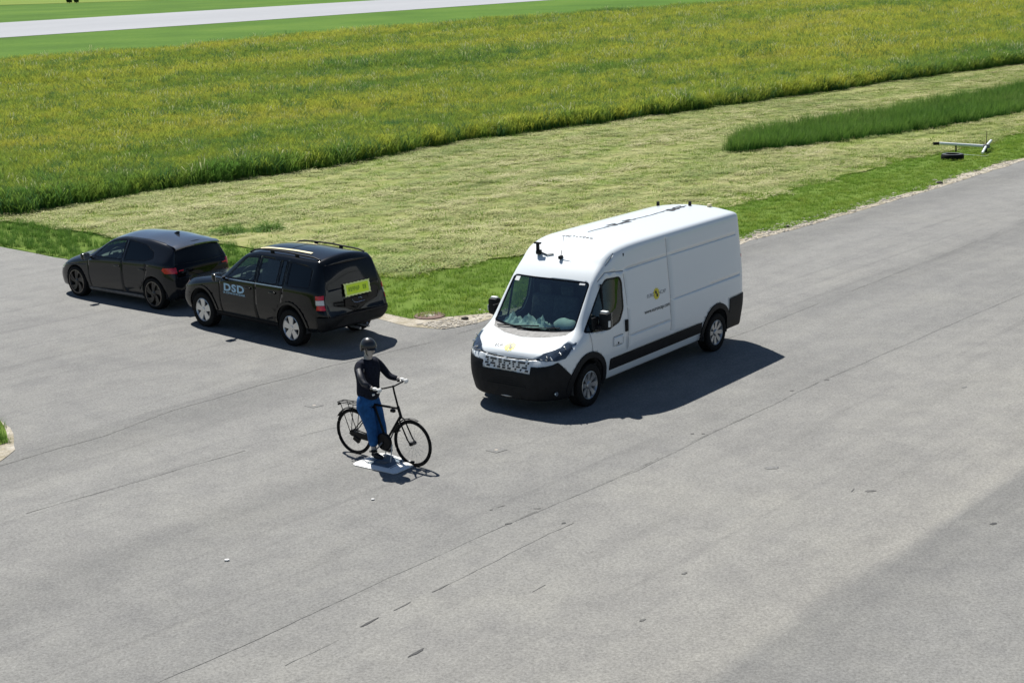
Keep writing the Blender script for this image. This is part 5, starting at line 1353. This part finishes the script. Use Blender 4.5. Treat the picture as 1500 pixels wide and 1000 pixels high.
# clumps of taller weeds
for k, (x, y, r, lab) in enumerate(((-8.0, 40.2, .55, 'bushy green weed clump behind the hatchback roof'), (-6.9, 40.4, .5, 'bushy green weed clump behind the off-roader roof'))):
    b = bmesh.new(); rr = random.Random(60+k); t = thing('weed_clump', lab, 'weed', (x, y, 0), 0)
    
    me = blade_mesh('weed_leaves', 520, .50, r, .02, .9, M['weed'], 90+k)
    for v in me.vertices:
        d = math.hypot(v.co.x, v.co.y)/(r*1.1); v.co.z *= max(.12, 1-d*d)*(.75+.5*mn.noise(v.co*4)); v.co.x *= 1.25
    obj('leaves', me, None, t)

# far strips
sheet('runway', [(-150, 82), (-66.06, 191.4), (-44, 215.8), (-26.1, 237.8), (12.75, 285), (100, 391), (160, 470), (150, 540), (60, 424), (-34, 311), (-62.8, 277.3), (-86, 250), (-190, 112)], 6., .04, M['runway'])
sheet('far_meadow', [(-400, 330), (-133, 388), (-96, 386), (60, 430), (300, 700), (300, 1400), (-700, 1400)], 20., .06, M['meadow'])
for k, (x, y, s) in enumerate(((-113.9, 386, 1.), (-111.6, 384.5, .85))):
    me = blade_mesh('shrub_leaves', 500, .9, .65*s, .16, .5, M['shrub'], 120+k); t = thing('far_shrub', ('larger' if k == 0 else 'smaller')+' of the two dark shrubs beyond the runway', 'shrub', (x, y, terr(y)+.2), 0)
    obj('leaves', me, None, t)
    b = bmesh.new(); tube(b, [(0, 0, -.3), (0, 0, .7)], .08, 6); bobj('stem', b, M['bark'], t)
#@@ROADBITS
# ------------------------------------------------------------------ road marks and small things
road = bpy.data.objects['road']
M['crack'] = simple('crack_dark', (.115, .114, .11), .9, var=.3)
M['seam'] = simple('seam_grey', (.155, .154, .148), .9, var=.3)
M['patch'] = simple('patch_grey', (.17, .17, .165), .9, var=.25, vscale=40)
M['tyremark'] = simple('tyre_mark', (.045, .045, .046), .8, var=.3)
def line(name, pts, w, mat, seed, z=.012, gaps=0., amp=.03):
    r = random.Random(seed); b = bmesh.new(); P = [Vector((*p, 0)) for p in pts]
    prev = None
    for a, c in zip(P, P[1:]):
        n = max(2, int((c-a).length/.12)); t = (c-a).normalized(); q = Vector((-t.y, t.x, 0))
        for j in range(n+1):
            p = a.lerp(c, j/n); ww = w*(.35+1.1*abs(mn.noise(p*1.7+Vector((seed, 0, 0)))))*(1 if r.random() > .1 else .3)
            p = p+q*(mn.noise(p*.9+Vector((0, seed, 0)))*amp*2+mn.noise(p*5+Vector((seed, 0, 3)))*amp*.5)
            if gaps and mn.noise(p*.8+Vector((seed*3, 1, 0))) > .35-gaps: prev = None; continue
            v = [b.verts.new(p+q*ww/2+Vector((0, 0, z))), b.verts.new(p-q*ww/2+Vector((0, 0, z)))]
            if prev: b.faces.new((prev[0], prev[1], v[1], v[0]))
            prev = v
    bmesh.ops.recalc_face_normals(b, faces=b.faces); return bobj(name, b, M[mat], road)
def along(p, L0, L1): c, s = math.cos(ROAD), math.sin(ROAD); return [(p[0]+c*L0, p[1]+s*L0), (p[0]+c*L1, p[1]+s*L1)]
line('road_seam', [(-6.5, 9.6), (-2.0, 14.76), (-.07, 17.0), (1.66, 18.8), (5.15, 22.99), (10.85, 29.29), (20, 39.7)], .015, 'seam', 1, gaps=.0, amp=.02)
line('road_seam', [(-.07, 17.0), (1.66, 18.85), (5.15, 23.0)], .010, 'crack', 11, z=.016, gaps=.25, amp=.02)
line('road_seam', [(-9.5, 15.0), (-5.59, 18.77), (-3.86, 20.43), (-2.72, 21.33)], .016, 'crack', 2, gaps=.25)
line('road_seam', [(-7.6, 19.9), (-6.43, 21.19), (-5.68, 22.5), (-3.48, 24.9), (-1.3, 26.9), (-.3, 28.2)], .05, 'seam', 3, gaps=.05)
line('road_seam', [(3.0, 24.8), (8.6, 31.5), (14, 38)], .02, 'seam', 4, gaps=.2)
line('tyre_track', [(-2.4, 13.2), (-1.7, 14.05), (-.5, 15.5), (.7, 16.9)], .013, 'seam', 5, gaps=.3)
line('tyre_track', [(-1.3, 13.1), (-.9, 13.6), (.3, 15.0)], .013, 'seam', 6, gaps=.3)
def blotch(x, y, lx, ly, ang, mat, seed, name='road_stain', z=.013):
    r = random.Random(seed); b = bmesh.new(); n = 14; c = b.verts.new((x, y, z)); ring = []
    for k in range(n):
        a = k*2*math.pi/n; rr = r.uniform(.7, 1.15); px, py = math.cos(a)*lx*rr, math.sin(a)*ly*rr
        ring.append(b.verts.new((x+px*math.cos(ang)-py*math.sin(ang), y+px*math.sin(ang)+py*math.cos(ang), z)))
    for k in range(n): b.faces.new((c, ring[k], ring[(k+1) % n]))
    return bobj(name, b, M[mat], road)
for k, a in enumerate(((-1.64, 14.15, .15, .018, R(52), 'tyremark'), (-1.08, 13.4, .13, .022, R(50), 'tyremark'), (-.12, 16.93, .05, .022, R(20), 'tyremark'), (.58, 16.89, .04, .02, R(40), 'tyremark'), (-.2, 17.57, .06, .012, R(30), 'crack'),
                       (-.34, 17.45, .03, .012, R(30), 'crack'), (.26, 17.44, .05, .014, 0, 'crack'), (4.67, 17.7, .09, .035, R(10), 'crack'), (4.45, 17.75, .08, .01, R(60), 'crack'), (5.87, 16.42, .055, .03, R(30), 'tyremark'), (3.56, 18.74, .12, .06, R(20), 'patch'),
                       (2.83, 20.37, .03, .03, 0, 'crack'), (2.67, 20.39, .03, .03, 0, 'crack'), (4.59, 22.52, .04, .03, 0, 'crack'), (5.3, 23.1, .05, .03, 0, 'crack'), (-.4, 15.9, .9, .10, R(50), 'patch'), (-1.9, 14.5, .9, .08, R(50), 'patch'), (1.9, 15.2, .05, .02, R(40), 'crack'),
                       (1.3, 14.0, .05, .02, R(40), 'crack'), (7.4, 22.4, .07, .03, R(30), 'patch'), (-.9, 15.0, .14, .012, R(50), 'crack'), (-1.3, 14.55, .16, .012, R(51), 'crack'))):
    if a[5] == 'patch' and a[2] > .5: continue
    blotch(*a, seed=k)
for k, (x, y) in enumerate(((-3.3, 22.52), (-.28, 19.9))):
    t = thing('survey_marker', ('small white-dotted survey marker on asphalt left of the bicycle rear wheel', 'small white-dotted survey marker on asphalt between bicycle and van')[k], 'survey marker', (x, y, .009), 0)
    b = bmesh.new(); prism(b, [(-.16, 0), (0, -.13), (.16, 0), (0, .13)], 0, .005); bobj('plate', b, M['patch'], t)
    b = bmesh.new(); lathe(b, [(.030, .006), (.028, .009), (0, .010)], 14, 'Z'); bobj('dot', b, M['concrete'], t)
for k, (x, y, s, lab) in enumerate(((-3.52, 16.01, .028, 'white chip lying on the asphalt at lower left'), (-1.93, 17.96, .022, 'white chip on the asphalt just below the platform'))):
    b = bmesh.new(); bmesh.ops.create_icosphere(b, subdivisions=1, radius=s, matrix=Matrix.Translation((x, y, .02)) @ Matrix.Diagonal((1.3, 1, .5, 1)))
    tag(bobj('litter_chip', b, M['litter']), lab, 'litter')
# manhole ring in the corner of the verge
t = thing('manhole_cover', 'round rusty manhole cover with pale centre at the grass corner behind the off-roader', 'manhole', (-1.70, 28.86, .012), 0)
b = bmesh.new(); lathe(b, [(.33, .0), (.33, .02), (.31, .03), (.23, .03), (.22, .022), (.11, .022)], 36, 'Z'); bobj('ring', b, M['iron'], t, 40)
b = bmesh.new(); lathe(b, [(.11, .022), (.10, .028), (0, .028)], 24, 'Z'); bobj('centre_plate', b, M['concrete'], t, 40)
# stones on the gravel edging
rr = random.Random(5); src_me = []
for k in range(4):
    b = bmesh.new(); bmesh.ops.create_icosphere(b, subdivisions=1, radius=1)
    for v in b.verts: v.co *= rr.uniform(.7, 1.15)
    me = bpy.data.meshes.new('pebble'); b.to_mesh(me); b.free(); me.materials.append(M['stone']); src_me.append(me)
bmS = bmesh.new()
for k in range(1500):
    i = rr.randrange(3, len(low)-3); u = rr.random(); w = rr.random()
    p = Vector(low[i]).lerp(Vector(low[i+1]), u); q = Vector(dirt_top[min(i+1, len(dirt_top)-2)]).lerp(Vector(dirt_top[min(i+2, len(dirt_top)-1)]), u)
    n = Vector((-.76, .65)); p = p+n*rr.uniform(0, .75); s = rr.uniform(.012, .04)*(1 if rr.random() > .06 else 2.)
    bmesh.ops.create_icosphere(bmS, subdivisions=1, radius=s, matrix=Matrix.Translation((p.x, p.y, terr(p.y)+.016)) @ Matrix.Diagonal((rr.uniform(.8, 1.4), rr.uniform(.8, 1.3), .6, 1)))
bobj('edge_gravel', bmS, M['stone'], None, None, 'stuff')
for k, (x, y, s, lab) in enumerate(((-.95, 28.45, .06, 'dark stone on the pale edging left of the van bonnet'), (14.0, 45.75, .08, 'dark stone on the pale edging below the tyre at right'), (7.6, 38.35, .06, 'dark stone on the pale edging right of the van tail'))):
    b = bmesh.new(); bmesh.ops.create_icosphere(b, subdivisions=2, radius=s, matrix=Matrix.Translation((x, y, .04)) @ Matrix.Diagonal((1.4, 1, .6, 1)))
    for v in b.verts: v.co += Vector(mn.noise_vector(v.co*14))*.02
    tag(bobj('stone', b, M['dark_stone']), lab, 'stone')
# tyre and aluminium stand on the verge
t = thing('old_tyre', 'black car tyre lying flat in the short verge grass', 'tyre', (16.25, 51.7, .02), 0)
b = bmesh.new(); lathe(b, [(.24, .04), (.23, .0), (.36, .0), (.40, .04), (.405, .09), (.40, .17), (.37, .21), (.24, .21), (.225, .17), (.22, .12), (.24, .04)], 36, 'Z'); bobj('tread', b, M['rubber'], t, 40)
b = bmesh.new(); lathe(b, [(.375, .211), (.36, .216), (.27, .216), (.25, .211)], 36, 'Z'); bobj('sidewall', b, simple('tyre_sidewall', (.05, .055, .06), .5), t, 40)
t = thing('aluminium_stand', 'pale aluminium stand with a long bar and crossed feet lying behind the tyre', 'stand', (18.1, 53.6, 0), 0)
H = Vector((0, 0, .24)); A1 = Vector((-1.72, .20, .38)); 
b = bmesh.new(); tube(b, [H, A1], .058, 8); bobj('long_bar', b, M['aluminium'], t, 60)
b = bmesh.new(); tube(b, [A1+Vector((-.22, 0, .0)), A1], .055, 8); bobj('bar_end', b, M['black_plastic'], t, 60)
for q in (Vector((.62, 1.3, .30)), Vector((-.50, -1.1, .12))):
    b = bmesh.new(); tube(b, [H, q], .048, 8); bobj('foot_bar', b, M['aluminium'], t, 60)
b = bmesh.new(); box(b, H, (.24, .18, .14), None, .02); bobj('joint_block', b, M['grey_plastic'], t)
b = bmesh.new(); tube(b, [H, (0.0, 0, .02)], .05, 8); bobj('post', b, M['black_plastic'], t)
b = bmesh.new(); tube(b, [H, (0.02, .05, .80)], .012, 6); bobj('upright_rod', b, M['black_plastic'], t)
b = bmesh.new(); tube(b, [(-1.1, .12, .30), (-1.1, .10, .02)], .03, 6); bobj('prop', b, M['black_plastic'], t)
b = bmesh.new(); tube(b, [(-1.3, -1.0, .10), (-.5, -1.5, .06), (-.3, -1.2, .05)], .012, 6); bobj('loose_rod', b, M['aluminium'], t)
